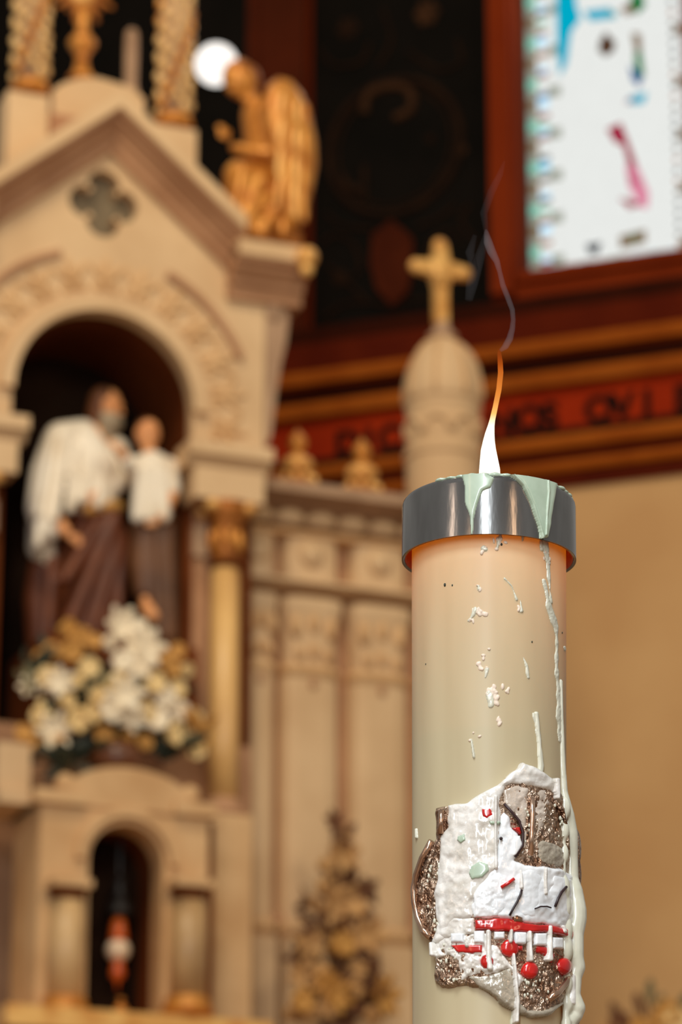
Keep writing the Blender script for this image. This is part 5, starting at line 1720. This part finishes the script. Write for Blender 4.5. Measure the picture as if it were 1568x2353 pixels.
runs2 = [[(1232, 1640, 5), (1238, 1700, 4), (1243, 1760, 6), (1240, 1790, 5)], [(1150, 2170, 4), (1158, 2230, 6), (1150, 2300, 7)], [(1084, 1700, 3), (1090, 1740, 3)], [(958, 1905, 2), (959, 1925, 2.4)], [(1185, 2290, 6), (1180, 2352, 7)]]
for q_ in runs2:
    xs, ys = [a for a, b, c in q_], [b for a, b, c in q_]
    patch('wax_run', W_drip, can, lambda x, y: sd_path(x, y, q_), 0.0014, 5, (min(xs) - 9, min(ys) - 9, max(xs) + 9, max(ys) + 9), step=1.6)
mb = MB()
for cx9, cy9, sp9, n9 in ((1145, 1250, 14, 9), (1112, 1262, 6, 3), (1095, 1405, 12, 6), (1118, 1410, 6, 3), (1085, 1422, 7, 3), (1195, 1400, 6, 3), (1128, 1590, 14, 10), (1140, 1610, 10, 5), (1110, 1540, 12, 5), (1120, 1500, 10, 3), (1165, 1590, 5, 3), (1100, 1350, 6, 2), (1255, 1270, 8, 5), (1262, 1290, 6, 4), (1150, 1660, 16, 4), (1095, 1690, 10, 3)):
    for i in range(n9):
        x, y = random.gauss(cx9, sp9 * 0.6), max(1236, random.gauss(cy9, sp9 * 0.7))
        mb.ell(at_c(x, y, -0.0001), (random.uniform(0.0006, 0.0014), random.uniform(0.0006, 0.0010), random.uniform(0.0006, 0.0020)), Matrix.Rotation(random.uniform(-0.6, 0.6), 3, 'Y'), 9, 6)
o = cmesh(mb, 'wax_flecks', mat('pale_rose_wax', (232, 214, 196), 0.45, col2=(222, 204, 184), scale=90), can, voxel=0.0004, relax=2)
o['kind'] = 'stuff'
mb = MB()
for x, y, r in ((1023, 1344, 1.0), (1040, 1345, 0.6), (1153, 1251, 0.8), (1223, 1475, 0.6), (979, 1526, 0.5), (1292, 1454, 0.6)):
    mb.ell(at_c(x, y, 0.0), (r * 0.0007, r * 0.0005, r * 0.001), None, 7, 5)
o = cmesh(mb, 'soot_specks', M['leaf'], can)
o['kind'] = 'stuff'

# heavy run on the right-hand side that stands clear of the silhouette
path = [(1560, 66, 0.0, 5), (1640, 67, 0.0, 6), (1740, 69, 0.0, 8), (1800, 71, 0.0005, 9), (1850, 72, 0.002, 12), (1890, 74, 0.003, 13), (1940, 76, 0.003, 12), (1985, 76, 0.003, 13), (2010, 76, 0.0045, 15), (2050, 77, 0.0055, 17), (2070, 77, 0.0055, 17), (2100, 76, 0.0045, 16), (2150, 76, 0.0045, 16),
        (2170, 77, 0.0055, 15), (2190, 76, 0.0045, 13), (2230, 75, 0.004, 13), (2255, 77, 0.0055, 15), (2268, 77, 0.005, 13), (2285, 73, 0.003, 12), (2320, 72, 0.002, 11), (2400, 72, 0.002, 11)]
mb = MB()
for (ya, ta, oa, ra), (yb, tb2, ob, rb2) in zip(path[:-1], path[1:]):
    za, zb2 = LC + (1270 - ya) / 4200, LC + (1270 - yb) / 4200
    k1, k2 = (1.45 if 1800 < ya < 2300 else 1.1), (1.45 if 1800 < yb < 2300 else 1.1)
    mb.cap(surf(ta - 2, za, oa), surf(tb2 - 2, zb2, ob), k1 * ra * DEP / F_PX, k2 * rb2 * DEP / F_PX, 14)
bl_ = None
for y, th, r in ((1830, 62, 9), (1880, 60, 9), (1930, 60, 8), (2005, 58, 12), (2040, 60, 12), (2090, 62, 12), (2130, 62, 12), (2200, 64, 10), (2240, 66, 9), (2290, 64, 8)):
    z_ = LC + (1262 - y) / 4200
    q9 = (surf(th, z_, 0.0025), 0.9 * r * DEP / F_PX)
    if bl_:
        mb.cap(bl_[0], q9[0], bl_[1], q9[1], 12)
    bl_ = q9
    mb.ell(surf(th, z_, 0.003), (1.5 * r * DEP / F_PX, 1.3 * r * DEP / F_PX, r * 2.8 * DEP / F_PX))
cmesh(mb, 'wax_flow', W_drip, can, voxel=0.0006, relax=4, label='thick white wax flow down the edge')

# stand that carries the candle, below the picture
bp = CMAT @ Vector((0, 0, 0))
std = thing('candle_stand', 'brass floor stand holding the paschal candle', 'candle stand', WLD, (bp.x, bp.y, 0))
build(MB().lathe((bp.x, bp.y), [(0.16, 0), (0.16, 0.02), (0.06, 0.06), (0.025, 0.1), (0.022, bp.z - 0.12), (0.05, bp.z - 0.08), (0.03, bp.z - 0.04)], 28), 'stem', M['gold_old'], std, smooth=True)
build(MB().lathe((bp.x, bp.y), [(0.03, bp.z - 0.04), (0.09, bp.z - 0.015), (0.09, bp.z - 0.002), (0.03, bp.z - 0.002)], 28), 'drip_pan', M['gold'], std, smooth=True)
